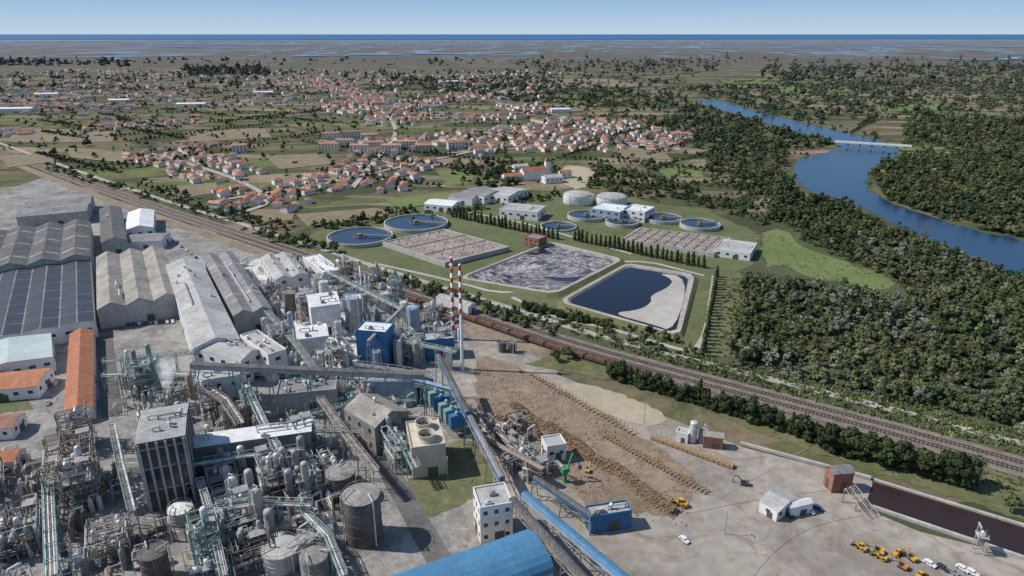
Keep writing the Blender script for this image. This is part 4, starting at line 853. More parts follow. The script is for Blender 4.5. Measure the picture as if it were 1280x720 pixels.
SS=[(98,618,19,11,5,3.0,'large brown grey open steel frame left of the dark tower','rust_steel',8),(100,560,9,8,5,2.6,'brown frame behind the large brown grey frame','rust_steel',4),(25,680,14,9,3,2.6,'dark equipment frame in the bottom left corner','dark_steel',7),(-15,620,12,8,3,2.6,'dark equipment frame cut by the left edge','dark_steel',5),
(180,492,8,7,5,3.0,'teal tower frame with columns beside the steam','teal_steel',6),(222,512,7,6,3,2.8,'grey frame under the steam plume','grey_steel',5),(268,520,9,6,4,2.8,'grey concrete coloured frame below the gallery start','rust_steel',6),(318,525,7,5,4,2.6,'teal stair frame right of the rusty tanks','teal_steel',4),
(300,660,12,8,3,2.8,'teal frame full of vessels in the lower left','teal_steel',9),(262,700,7,6,5,2.5,'teal lattice tower near bottom edge','teal_steel',5),(345,612,13,7,4,2.8,'tall grey vessel frame left of the dark tanks','grey_steel',10),(385,622,8,5,3,2.8,'small teal frame beside the dark tanks','teal_steel',5),(315,700,9,8,3,2.4,'dark frame left of the wide round tank','dark_steel',6),(380,560,10,6,4,2.8,'teal and grey frame above the dark tanks','teal_steel',8),
(280,610,9,7,3,2.8,'grey vessel frame right of the dark tower foot','grey_steel',8),(140,690,10,8,3,2.6,'rusty frame at the foot of the dark tower','rust_steel',7),
(352,440,9,7,4,2.8,'dusty white frame left of the mill centre','concrete',7),(385,400,9,7,5,2.6,'dusty frame behind the white blocks','concrete',7),(432,350,11,6,4,2.8,'grey lattice frame at the back of the mill','grey_steel',6),(495,385,6,5,6,2.7,'slim teal lattice tower left of the silos','teal_steel',3),(508,445,10,7,4,2.8,'pale frame with ducts right of the blue boiler house','pale_teal',9),(425,460,10,7,4,2.6,'white frame left of the blue boiler house','concrete',8),
(548,440,7,5,4,2.6,'grey frame between blue building and chimneys','grey_steel',5),(540,402,7,4,3,2.6,'small grey frame behind the chimneys','grey_steel',4),(492,575,14,3.5,4,2.5,'narrow pale teal frame left of the cooling tower','pale_teal',3),(465,498,8,5,3,2.6,'grey frame behind the tan gabled hall','grey_steel',5),(395,500,8,6,3,2.6,'teal frame under the long gallery','teal_steel',5),(340,372,8,6,3,2.6,'dusty frame beside the machine hall','concrete',7),(372,345,9,6,3,2.6,'dusty frame behind the brown silo','dust_white',6),(400,370,7,5,4,2.6,'silvery frame behind the sloping roofed block','silver',5),(310,400,7,5,3,2.4,'grey frame below the teal green tank','grey_steel',4),(470,352,6,4,3,2.6,'small frame at the back right of the mill','grey_steel',3),(580,520,9,3,2,2.2,'low rusty frame beside the descending conveyor','rust_steel',3),(640,560,14,4,2,2.2,'debarking line frame in the log handling area','rust_steel',5),(665,585,10,5,2,2.4,'grey chipper frame right of the debarking line','grey_steel',4),(615,540,10,3,2,2.0,'rusty feed frame left of the debarking line','rust_steel',3)]
for (x,y,L,W,nl,lh,lab,mt,ves) in SS: steel(x,y,L,W,nl,lh,lab,mt,G1,ves,fl=.25 if mt in('rust_steel','dark_steel') else .4)
def rack(px,z,w,label,mt='teal_steel',np_=6,sp=6):
    p=[P(a,b,z) for a,b in px]; o=Vector((p[0].x,p[0].y,0)); t=T('pipe_rack',label,'pipe rack',o); q=[k-o for k in p]
    me=MB().beam((0,-w/2,0),(0,-w/2,z+.9),.22).beam((0,w/2,0),(0,w/2,z+.9),.22).beam((0,-w/2,z-.2),(0,w/2,z-.2),.22).beam((0,-w/2,z+.9),(0,w/2,z+.9),.18).beam((0,-w/2,z*.3),(0,w/2,z*.75),.12).beam((0,w/2,z*.3),(0,-w/2,z*.75),.12).mesh('portal_frame',mt)
    for a,ang in sample([Vector((k.x,k.y,0)) for k in q],sp,.2): ob('portal_frame',me,t,a,ang)
    g_=MB()
    for d in (-w/2,w/2):
        r=offp(q,d)
        for a,b in zip(r[:-1],r[1:]):
            for dz in (-.2,.9): g_.beam(a+Vector((0,0,dz)),b+Vector((0,0,dz)),.14)
            L=(b-a).length; m_=max(1,int(L/2.5))
            for i in range(m_):
                u=a.lerp(b,i/m_);v=a.lerp(b,(i+1)/m_); g_.beam(u+Vector((0,0,-.2 if i%2 else .9)),v+Vector((0,0,.9 if i%2 else -.2)),.09)
    g_.build('truss',mt,t)
    for i in range(np_):
        d=-w/2+w*(i+.6)/(np_+.2); r=rnd.choice([.07,.10,.14,.18]); MB().path([k+Vector((0,0,r-.05)) for k in offp(q,d)],r,7).build('pipe',rnd.choice(['silver','grey_steel','grey_steel','dust_white','rust_steel','rust_steel']),t)
RK=[([(128,452),(190,446),(250,440)],9,'teal rack from orange roof to white hall'),([(128,470),(205,468),(240,470)],8,'lower teal rack beside the steam'),([(305,478),(330,530),(350,570)],9,'teal rack running down from the gallery'),([(400,498),(430,540),(470,590)],9,'teal rack left of the cooling tower'),([(380,520),(440,505),(520,500)],8,'teal rack crossing to the tan gabled hall'),([(350,545),(400,538),(450,540)],9,'teal rack crossing above the dark tanks'),([(240,580),(300,570),(380,560)],9,'grey teal rack right of the dark tower'),([(255,640),(320,628),(390,630)],8,'rack crossing the lower left vessels'),([(445,455),(500,462),(540,470)],10,'pale rack in front of blue boiler house'),([(410,340),(450,360),(500,385)],9,'grey rack at the back of the mill'),([(330,385),(370,430),(400,470)],9,'dusty rack beside the white blocks'),([(60,600),(62,650),(65,720)],8,'dark rack at lower left edge'),([(480,420),(520,430),(570,440)],9,'pale rack before the silos'),([(250,480),(280,500),(300,530)],10,'grey rack by the rusty tanks'),([(470,500),(500,545),(520,585)],7,'rack along left of the cooling tower'),([(140,530),(150,580),(165,640)],9,'rusty rack left of the dark tower'),([(380,640),(410,670),(430,720)],6,'low rack left of the lower dark tank'),([(250,600),(265,650),(280,720)],7,'teal rack descending to the bottom edge')]
for i,(px,z,l) in enumerate(RK): rack(px,z,rnd.choice([1.8,2.2,2.6]),l,['teal_steel','teal_steel','pale_teal','grey_steel','teal_steel'][i%5])
def gallery(a,za,b,zb,w,h,label,roofm,wallm,tre=9,legm='teal_steel'):
    A,B=P(*a,za),P(*b,zb); o=Vector((A.x,A.y,0)); t=T('conveyor',label,'conveyor',o); d=B-A; L=math.hypot(d.x,d.y); sx=Vector((-d.y,d.x,0)).normalized()
    A0=A-o;B0=B-o
    def prism(prof,name,mt):
        vs=[A0+sx*y+Vector((0,0,z)) for y,z in prof]+[B0+sx*y+Vector((0,0,z)) for y,z in prof]; k=len(prof)
        MB().add(vs,[(i,(i+1)%k,k+(i+1)%k,k+i) for i in range(k)]+[tuple(range(k)),tuple(range(k,2*k))]).build(name,mt,t)
    prism([(-w/2,0),(w/2,0),(w/2,h),(-w/2,h)],'enclosure',wallm)
    prism([(-w/2-.15,h+.01),(w/2+.15,h+.01),(w/2+.15,h+.15),(w*.25,h+.45),(-w*.25,h+.45),(-w/2-.15,h+.15)],'roof',roofm)
    g_=MB()
    for s in (-1,1):
        m_=int(L/3)
        for i in range(m_):
            u=A0.lerp(B0,i/m_)+sx*s*(w/2+.1);v=A0.lerp(B0,(i+1)/m_)+sx*s*(w/2+.1); g_.beam(u+Vector((0,0,-.9)),v+Vector((0,0,-.9)),.15); g_.beam(u+Vector((0,0,0 if i%2 else -.9)),v+Vector((0,0,-.9 if i%2 else 0)),.12)
    g_.build('truss',legm,t)
    rbm=MB().beam(-sx*w*.5+Vector((0,0,h+.25)),Vector((0,0,h+.5)),.1).beam(Vector((0,0,h+.5)),sx*w*.5+Vector((0,0,h+.25)),.1).mesh('rib','grey_steel'); m_=min(40,int(L/3))
    for i in range(m_+1): ob('rib',rbm,t,A0.lerp(B0,i/m_))
    n=max(2,int(L/tre))
    for i in range(n+1):
        u=A0.lerp(B0,i/n); m_=MB(); 
        for s in (-1,1): m_.beam((u+sx*s*(w/2+.8))*1 - Vector((0,0,u.z)),u+sx*s*w/2,.28)
        for f in (.3,.65): m_.beam(u+sx*(w/2+.5)-Vector((0,0,u.z*(1-f))),u-sx*(w/2+.5)-Vector((0,0,u.z*(1-f))),.18)
        m_.build('trestle',legm,t)
gallery((240,460),17,(530,473),15,2.2,1.6,'long dark roofed gallery crossing the mill','roof_dark','roof_light',12)
gallery((548,448),15,(585,520),11,1.5,1.3,'grey conveyor descending from the chimneys','roof_dark','blue_panel',8)
gallery((585,520),10,(628,602),7,1.5,1.3,'grey conveyor continuing down to the transfer tower','roof_grey','blue_panel',8,'grey_steel')
gallery((655,622),10,(800,745),8,1.9,1.4,'blue roofed conveyor running to bottom edge, right of pair','blue_roof','pale_blue',9,'grey_steel')
gallery((640,628),10,(745,745),8,1.7,1.2,'grey roofed conveyor running to bottom edge, left of pair','roof_dark','rust_steel',9,'grey_steel')
gallery((668,600),6,(742,650),4,1.4,1,'short conveyor from the log line to blue shed','roof_dark','blue_panel',7,'grey_steel')
gallery((595,545),3,(680,590),5,1.5,1,'low log feed conveyor in the bark yard','rust_steel','dark_steel',6,'rust_steel')
gallery((460,430),13,(505,385),12,1.0,1.0,'pale conveyor beside the blue boiler house','roof_light','grey_steel',8,'pale_teal')
gallery((490,470),9,(565,490),7,1.6,1.2,'pale blue conveyor above the filter row','pale_blue','pale_blue',8,'pale_teal')
for i in range(7):
    c=P(533+i*6.5,498+i*7.5); t=T('filter_unit','teal blue filter box, %s from the back in the sloping row'%ordn(i+1),'filter unit',c,G1,'teal filter boxes in a sloping row')
    MB().bx(-1.0,1.0,-2.6,2.6,3,7.5).build('casing','blue_panel' if i%3==0 else 'teal_steel',t)
    MB().add([(-1.0,-2.6,3),(1.0,-2.6,3),(1.0,2.6,3),(-1.0,2.6,3),(-.3,-.4,.8),(.3,-.4,.8),(.3,.4,.8),(-.3,.4,.8)],[(0,1,5,4),(1,2,6,5),(2,3,7,6),(3,0,4,7)]).build('hopper','grey_steel',t)
    MB().lathe([(.6,7.6),(.6,8.3),(.2,8.7)],12).build('fan_housing','pale_blue',t)
    for sx in(-.9,.9):
        for sy in(-2.4,2.4): MB().beam((sx,sy,0),(sx,sy,3),.22).build('leg','pale_teal',t)
def free(x,y,r=2): return not any((x-o[0])**2+(y-o[1])**2<(o[2]*.8+r)**2 for o in OCC)
def equip(poly,n,place,pal):
    w=[P(*k) for k in poly]; xs=[k.x for k in w]; ys=[k.y for k in w]; pts=[]; tr=0
    while len(pts)<n and tr<n*60:
        tr+=1; x=rnd.uniform(min(xs),max(xs)); y=rnd.uniform(min(ys),max(ys))
        if inpoly(x,y,w) and free(x,y,.7): pts.append((x,y)); OCC.append((x,y,1.6,2))
    for i,(x,y) in enumerate(sorted(pts,key=lambda q:q[0]/q[1])):
        k=rnd.randrange(6); mt=rnd.choice(pal); t=T('process_equipment','',"equipment",(x,y,0),G1+rnd.choice([0,math.pi/2]),'small equipment in the '+place)
        if k==0:
            nm='horizontal drum on saddles'; MB().cyl((-2.2,0,1.8),(2.2,0,1.8),.8,14).build('drum',mt,t,True)
            for s in(-1.4,1.4): MB().bx(s-.2,s+.2,-.7,.7,0,1.1).build('saddle','concrete',t)
            MB().path([(0,0,2.6),(0,0,4),(0,3,4),(0,3,.3)],.14).build('pipe','silver',t)
        elif k==1:
            nm='pair of upright vessels'; hh=rnd.uniform(3,6)
            for s in(-1,1): MB().lathe([(.65,.0),(.65,hh),(.45,hh+.5),(.1,hh+.6)],14,c=(s,0,0)).build('vessel',mt,t,True)
            MB().path([(-1,0,hh+.5),(-1,0,hh+1.4),(1,0,hh+1.4),(1,0,hh+.5)],.12).build('pipe','silver',t)
        elif k==2:
            nm='boxed fan unit with duct'; MB().bx(-1.3,1.3,-.9,.9,.2,2.0).build('casing',mt,t); MB().path([(0,0,2.0),(0,0,4.0),(2.4,0,4.8),(2.4,0,.5)],.3,10).build('duct','silver',t); MB().bx(-1.6,1.6,-1.2,1.2,0,.18).build('base','concrete',t)
        elif k==3 or k==5:
            nm='pipe manifold loop' if k==3 else 'tall pipe loop bundle'; q=1 if k==3 else 2
            for j in range(5): MB().path([(-2.5+j*.5,-1.5,0),(-2.5+j*.5,-1.5,2*q+j*.4),(-2.5+j*.5,1.5,2*q+j*.4),(2.5,1.5,2*q+j*.4),(2.5,1.5+j*.3,0)],.1).build('pipe',rnd.choice(['silver','rust_steel','dust_white',mt]),t)
        else:
            nm='platform with ladder and tank'; f_=MB()
            for a in(-1.5,1.5):
                for b in(-1.5,1.5): f_.beam((a,b,0),(a,b,5),.16)
            for z in(2.5,5):
                f_.beam((-1.5,-1.5,z),(1.5,-1.5,z),.16).beam((1.5,-1.5,z),(1.5,1.5,z),.16).beam((1.5,1.5,z),(-1.5,1.5,z),.16).beam((-1.5,1.5,z),(-1.5,-1.5,z),.16)
            f_.build('frame','pale_teal',t); MB().bx(-1.5,1.5,-1.5,1.5,2.62,2.7).build('floor','grey_steel',t); MB().lathe([(.9,2.72),(.9,4.6),(.1,5.1)],14).build('vessel',mt,t,True)
        t['label']='%s, %s from left in the %s'%(nm,ordn(i+1),place)
equip([(140,470),(240,470),(330,500),(320,560),(240,560),(150,530)],40,'yard below the steam',['grey_steel','rust_steel','concrete','dust_white'])
equip([(240,570),(400,545),(440,600),(430,720),(240,720)],90,'lower left pipework',['grey_steel','silver','rust_steel','dust_white'])
equip([(0,580),(150,580),(240,720),(0,760)],50,'bottom left corner',['dark_steel','rust_steel','concrete_old','silver'])
equip([(300,330),(400,345),(440,400),(470,480),(400,500),(330,470)],90,'dusty mill centre',['dust_white','silver','concrete'])
equip([(400,330),(600,400),(580,450),(480,460),(440,400)],60,'boiler area before the chimneys',['silver','pale_blue','grey_steel','dust_white'])
equip([(390,490),(520,480),(500,540),(430,560)],20,'racks beside the tan gabled hall',['grey_steel','pale_teal','concrete'])
equip([(590,520),(650,530),(700,600),(650,610)],16,'log handling line',['rust_steel','dark_steel','grey_steel'])
# ---------------------------------------------------------------- log yard
mb=MB(); heap=MB()
def logs(path,n,wd,ht):
    p=[P(*q) for q in path]
    for q,a in sample(p,1.2): heap.cyl((q.x,q.y,0),(q.x+rnd.uniform(-.3,.3),q.y,ht*rnd.uniform(.5,.8)),wd*rnd.uniform(.5,.65),7,wd*.15)
    tot=sum((b-a).length for a,b in zip(p[:-1],p[1:]))
    for i in range(n):
        d=rnd.uniform(0,tot); 
        for a,b in zip(p[:-1],p[1:]):
            L=(b-a).length
            if d<=L: break
            d-=L
        q=a.lerp(b,d/L); ang=math.atan2(b.y-a.y,b.x-a.x); off=rnd.uniform(-1,1); z=ht*(1-abs(off)**1.5)*rnd.uniform(.5,1)+.1
        wv=wd*(1+.25*math.sin(q.x*.7)); x=q.x-math.sin(ang)*off*wv/2; y=q.y+math.cos(ang)*off*wv/2; t=ang+math.pi/2+rnd.gauss(0,.35); l=rnd.uniform(.7,1.3); dz=-(off*.35)*l*(1 if math.sin(t-ang)>0 else -1)
        mb.cyl((x-math.cos(t)*l,y-math.sin(t)*l,z-dz),(x+math.cos(t)*l,y+math.sin(t)*l,z+dz),rnd.uniform(.07,.14),5)
logs([(682,533),(715,553),(740,574),(775,590),(805,616),(842,642)],3600,4.0,1.8); logs([(640,505),(690,540)],500,3,1.0); logs([(610,520),(655,530)],400,3,1.2); logs([(655,518),(672,545)],300,2.5,1.2)
tag(mb.build('logs','wood_log'),'long heap of cut tan logs across the yard','logs',None,'stuff'); tag(heap.build('bark_mound','wood_dark'),'dark bark mound beneath the logs','bark',None,'stuff')
db=MB(); w=[P(*k) for k in [(595,450),(690,485),(850,575),(872,605),(860,660),(740,640),(700,600),(640,545),(600,520)]]; xs=[k.x for k in w]; ys=[k.y for k in w]
for _ in range(9000):
    x=rnd.uniform(min(xs),max(xs)); y=rnd.uniform(min(ys),max(ys))
    if math.sin(x*.35)*math.cos(y*.3+x*.1)<rnd.uniform(-.6,.6) or not inpoly(x,y,w): continue
    s=rnd.uniform(.08,.38); a=rnd.uniform(0,3); dx,dy=math.cos(a)*s*1.6,math.sin(a)*s*1.6
    db.add([(x-dx,y-dy,.13),(x+dy*.4,y-dx*.4,.13),(x+dx,y+dy,.13),(x-dy*.4,y+dx*.4,.13),(x,y,.15+s*.6)],[(0,1,4),(1,2,4),(2,3,4),(3,0,4)])
tag(db.build('bark_debris','wood_dark'),'scattered bark chips and debris over the brown earth','debris',None,'stuff')
def bunkproto(label,loc,rz,grp,full):
    t=T('log_bunk',label,'log bunk',loc,rz,grp)
    MB().bx(-.15,.15,-1.2,1.2,0,.3).build('base','dark_steel',t)
    for s in(-1.1,1.1): MB().beam((0,s,.3),(0,s,1.7),.15).build('stake','yellow_paint' if not full else 'yellow_green',t)
    if full:
        m_=MB()
        for j in range(21): m_.cyl((-1.0+rnd.uniform(-.1,.1),-1+.3*(j%7),.45+.3*(j//7)),(1.0,-1+.3*(j%7),.45+.3*(j//7)),.13,6)
        m_.build('log_load','wood_log',t)
    return t
def bunks(a,b,n,lab,grp,full):
    A,B=P(*a),P(*b); ang=math.atan2(B.y-A.y,B.x-A.x); pr=None
    for i in range(n):
        q=A.lerp(B,(i+.5)/n); l=lab%ordn(i+1)
        if pr is None: pr=bunkproto(l,q,ang,grp,full)
        else: dup(pr,q,ang+rnd.uniform(-.08,.08),l)
bunks((663,468),(795,545),30,'dark stake frame with yellow posts, %s from left in back row','stake frames in the back row',False)
bunks((755,545),(886,618),30,'dark stake frame with yellow posts, %s from left in front row','stake frames in the front row',False)
bunks((815,548),(916,585),16,'stake frame loaded with pale logs, %s from left','loaded stake frames',True)
def wagon(loc,rz,label,grp,mt):
    t=T('rail_wagon',label,'wagon',loc,rz,grp)
    MB().bx(-4.4,4.4,-1.1,1.1,1.0,1.3).build('frame','dark_steel',t)
    b=MB().bx(-4.2,4.2,-1.1,-1.0,1.31,2.3).bx(-4.2,4.2,1.0,1.1,1.31,2.3).bx(-4.3,-4.2,-1.1,1.1,1.31,2.5).bx(4.2,4.3,-1.1,1.1,1.31,2.5)
    for i in range(9): b.bx(-4.1+i*1.0,-4.0+i*1.0,-1.2,-1.11,1.2,2.4).bx(-4.1+i*1.0,-4.0+i*1.0,1.11,1.2,1.2,2.4)
    b.build('body',mt,t); m_=MB()
    for i in range(40):
        y=-.85+.21*(i%9); z=1.5+.2*(i//9); x=rnd.choice([-2.1,2.1]); m_.cyl((x-1.9,y,z),(x+1.9,y,z),.12,5)
    m_.build('load','wood_dark',t)
    for x in(-3.4,-2.4,2.4,3.4):
        for y in(-.75,.75): MB().cyl((x,y-.08,.85),(x,y+.08,.85),.4,12).build('wheel','dark_steel',t)
    return t
pr=None
pw=[(q,a) for q,a in sample(SID,9.4) if P(480,365).x<q.x<P(815,465).x]
for i,(q,a) in enumerate(pw):
    l='brown rail wagon with load, %s from left on the siding'%ordn(i+1)
    if pr is None: pr=wagon((q.x,q.y,.1),a,l,'wagons on the siding','wagon_brown')
    else: dup(pr,(q.x,q.y,.1),a,l)
pr=None
for i,(q,a) in enumerate([k for k in sample(offp(RP,-6.2),28) if k[0].y<560]):
    l='thin grey overhead line mast, %s along the railway from left'%ordn(i+1)
    if pr is None:
        pr=T('overhead_line_mast',l,'mast',(q.x,q.y,0),a,'overhead line masts'); MB().beam((0,0,0),(0,0,6),.16).build('post','grey_steel',pr); MB().beam((0,0,5.5),(0,-3.6,5.5),.1).beam((0,0,4.5),(0,-3.6,5.5),.08).build('bracket','grey_steel',pr)
    else: dup(pr,(q.x,q.y,0),a,l)
pr=None
for i,(x,y) in enumerate([(805,530),(906,668),(690,420),(480,250),(560,600)]):
    q=P(x,y); l='tall slim lamp mast, %s of those around the yard and railway'%ordn(i+1)
    if pr is None:
        pr=T('lamp_post',l,'lamp post',q,0,'tall lamp masts'); MB().cyl((0,0,0),(0,0,7.5),.11,8,.07).build('post','grey_steel',pr); MB().beam((-.7,0,7.5),(.7,0,7.5),.1).build('arm','grey_steel',pr)
        for s in(-.6,.6): MB().bx(s-.25,s+.25,-.15,.15,7.3,7.42).build('lamp_head','silver',pr)
    else: dup(pr,q,rnd.uniform(0,3),l)
def wheel(t,x,y,r,w):
    o=MB().cyl((x,y-w/2,r),(x,y+w/2,r),r,16).build('wheel','rubber',t); MB().cyl((x,y-w/2-.02,r),(x,y+w/2+.02,r),r*.5,10).build('rim','yellow_paint',o)
def loader(x,y,rz,label,grp=None,sc=.8):
    t=T('wheel_loader',label,'wheel loader',P(x,y),rz,grp); t.scale=(sc,)*3
    MB().bx(-2.8,-.2,-1,1,1.0,2.1).bx(-2.9,-2.6,-.9,.9,.8,1.8).bx(-.2,1.6,-.6,.6,.8,1.7).build('body','yellow_paint',t)
    MB().bx(-.9,.5,-.75,.75,1.75,3.2).build('cab','glass_dark',t); MB().bx(-1,.6,-.85,.85,3.2,3.35).build('cab_roof','yellow_paint',t)
    for xx in(-1.9,1.3):
        for yy in(-1.15,1.15): wheel(t,xx,yy,.8,.55)
    for s in(-.5,.5): MB().beam((.8,s,1.7),(2.4,s,1.9),.28).beam((2.4,s,1.9),(3.2,s,.9),.28).build('lift_arm','yellow_paint',t)
    MB().add([(3.0,-1.5,.2),(4.2,-1.5,.15),(3.2,-1.5,1.5),(3.0,1.5,.2),(4.2,1.5,.15),(3.2,1.5,1.5)],[(0,2,1),(3,4,5),(0,1,4,3),(0,3,5,2)]).build('bucket','dark_steel',t)
def excav(x,y,rz,label,mt='yellow_paint',grp=None,sc=.85):
    t=T('excavator',label,'excavator',P(x,y),rz,grp); t.scale=(sc,)*3
    for s in(-1.1,1.1):
        prof=[(-1.9,.4),(-1.6,.05),(1.6,.05),(1.9,.4),(1.6,.85),(-1.6,.85)]; k=6
        MB().add([(a,s-.3,b) for a,b in prof]+[(a,s+.3,b) for a,b in prof],[(i,(i+1)%k,k+(i+1)%k,k+i) for i in range(k)]+[tuple(reversed(range(k))),tuple(range(k,2*k))]).build('track','rubber',t)
    MB().bx(-2,1.3,-1.3,1.3,1.0,1.3).bx(-2.1,-.3,-1.3,1.3,1.3,2.2).bx(-.3,1.2,-1.3,-.2,1.3,1.9).build('body',mt,t)
    MB().bx(-.2,1.3,.2,1.25,1.31,2.9).build('cab','glass_dark',t)
    MB().beam((1.1,-.3,1.7),(3.2,-.3,4.2),.4).beam((3.2,-.3,4.2),(4.6,-.3,3.9),.35).build('boom',mt,t); MB().beam((4.6,-.3,4.0),(5.2,-.3,1.6),.28).build('stick',mt,t)
    g_=MB()
    for a in range(4): c,s=math.cos(a*math.pi/2),math.sin(a*math.pi/2); g_.beam((5.2,-.3,1.5),(5.2+c*.6,-.3+s*.6,1.0),.16); g_.beam((5.2+c*.6,-.3+s*.6,1.0),(5.2+c*.2,-.3+s*.2,.3),.14)
    g_.build('grapple','dark_steel',t)
loader(850,632,2.6,'yellow wheel loader at the end of the log heap',sc=.7)
for i,(x,y,r) in enumerate([(1075,686,2.2),(1122,694,.4),(1100,698,2.3),(1150,722,.5)]): loader(x,y,r,'yellow wheel loader, %s from left in the parked machine group'%ordn(i+1),'parked yellow loaders',.55)
for i,(x,y,r) in enumerate([(1098,690,2.4),(1128,710,2.2),(1140,700,1.9)]): excav(x,y,r,'yellow grapple excavator, %s from left in the parked machine group'%ordn(i+1),'orange_paint' if i==1 else 'yellow_paint','parked excavators',.55)
excav(930,606,2.8,'dark grapple loader by the stake frames','dark_steel',sc=.6); excav(640,535,.5,'red log grapple beside the debarking line','red_paint',sc=.7)
excav(655,520,3.6,'dark log grapple at the back of the log heap','wagon_brown',sc=.6); excav(735,590,1.2,'yellow excavator working on the log heap','yellow_paint',sc=.5)
t=T('log_crane','green pedestal log crane beside the control cabin','crane',P(706,603),.5); MB().lathe([(1,0),(.6,.6),(.5,3.2),(.9,3.3),(.9,3.6)],12).build('pedestal','green_paint',t); MB().bx(-1.2,1,-.8,.8,3.6,5).build('cab','green_paint',t); MB().beam((.8,0,4.6),(2.4,0,9),.4).build('boom','green_paint',t); MB().beam((2.4,0,9),(5,0,4),.3).build('jib','green_paint',t); MB().bx(4.6,5.4,-.4,.4,2.9,4).build('grapple','dark_steel',t)
def car(loc,rz,label,mt,grp):
    t=T('parked_car',label,'car',loc,rz,grp); t.scale=(.68,)*3
    prof=[(-2.1,.35),(2.1,.35),(2.15,.75),(1.2,.95),(.6,1.42),(-1.2,1.45),(-1.9,1.0),(-2.15,.85)]; k=8
    MB().add([(a,-.85,b) for a,b in prof]+[(a,.85,b) for a,b in prof],[(i,(i+1)%k,k+(i+1)%k,k+i) for i in range(k)]+[tuple(reversed(range(k))),tuple(range(k,2*k))]).build('body',mt,t)
    MB().add([(1.12,-.75,1.0),(1.12,.75,1.0),(.66,.7,1.39),(.66,-.7,1.39)],[(0,1,2,3)]).build('windscreen','glass_dark',t)
    for s in(-.86,.86): MB().add([(-1.6,s,1.0),(.95,s,1.0),(.55,s,1.36),(-1.15,s,1.38)],[(0,1,2,3)]).build('side_window','glass_dark',t)
    for a in(-1.3,1.3):
        for s in(-.8,.8): MB().cyl((a,s-.1,.32),(a,s+.1,.32),.32,12).build('wheel','rubber',t)
CM=[('white','car_white'),('dark','car_dark'),('red','car_red'),('blue','car_blue'),('silver','car_silver'),('white','car_white'),('dark','car_dark'),('silver','car_silver')]
CARS=[(1162,706,'yard'),(1178,711,'yard'),(1190,716,'yard'),(1203,712,'yard'),(1215,717,'yard'),(986,645,'yard'),(1012,640,'yard'),(1022,636,'yard'),(855,676,'yard')]+[(160+i*7,406-i*.4,'lane below the three bay warehouse') for i in range(9)]+[(215+i*6,300+i*4.5,'parking strip beside the railway') for i in range(14)]+[(60,505,'road by the orange roofs'),(70,480,'road by the orange roofs')]
for i,(x,y,pl) in enumerate(CARS):
    n,mt=rnd.choice(CM); car(P(x,y,.14),G1+rnd.choice([0,0,.1]),'%s parked car, %s from left in the %s'%(n,ordn(sum(1 for c in CARS[:i] if c[2]==pl)+1),pl),mt,'cars in the '+pl)
t=T('sluice_gate','pale concrete sluice gate frame standing over the brown basin','sluice gate',P(1222,690),R(-20))
for a in(-1,1):
    for b in(-1,1): MB().beam((a,b,0),(a,b,7.6 if a<0 else 6),.2).build('leg','concrete',t)
MB().bx(-1.3,1.3,-1.3,1.3,5.0,5.2).build('platform','concrete',t); MB().bx(-1.2,-.8,-1.2,1.2,7.61,7.9).build('top_beam','concrete',t); MB().bx(-.9,.9,-.1,.1,2.2,4.4).build('gate_panel','grey_steel',t); MB().bx(-.5,.5,-.5,.5,5.21,6.2).build('winch','white_wall',t)
t=T('screen_ramp','rusty sloping screen with parallel rails beside pump house','screen',P(1075,636),R(-62)); 
for i in range(5): MB().beam((-4,-2+i,4.6),(4.4,-2+i,.2),.22).build('rail','rust_steel' if i%2 else 'concrete',t)
for x in(-4,0): MB().beam((x,-2,0),(x,-2,4.4-(x+4)*.55),.25).beam((x,2,0),(x,2,4.4-(x+4)*.55),.25).beam((x,-2,4.2-(x+4)*.55),(x,2,4.2-(x+4)*.55),.25).build('trestle','rust_steel',t)
A,B=P(1052,184),P(1128,189); d=(B-A); L=d.length; t=T('bridge','pale low road bridge crossing the blue river','bridge',A,math.atan2(d.y,d.x))
MB().bx(-8,L+8,-4,4,5,5.9).build('deck','concrete',t); MB().bx(-8,L+8,-4.2,-4.01,5.2,6.7).build('parapet','white_wall',t); MB().bx(-8,L+8,4.01,4.2,5.2,6.7).build('parapet','white_wall',t)
for i in range(5): MB().bx(L*(i+.5)/5-1,L*(i+.5)/5+1,-3,3,0,4.99).build('pier','concrete',t)
for a,b in (((640,470),(1000,640)),((870,640),(1010,560))):
    strip('road_marking',[P(*a),P(*b)],.12,.2,'worn_paint','thin pale worn line painted across the yard','marking')
for px in ([(1090,640),(1010,655),(960,690),(930,730)],[(620,600),(720,690),(780,740)],[(860,640),(930,625),(1040,610)]):
    strip('wheel_track',chaikin([P(*k) for k in px],2,False),1.6,.17,'concrete_yard','brown tyre track worn across the concrete yard','ground')
for k,(a,b) in enumerate((((470,560),(560,720)),((130,420),(140,520)),((420,470),(470,560)))): strip('road',[P(*a),P(*b)],6,.16+.02*k,'asphalt','grey road strip between mill buildings','road')
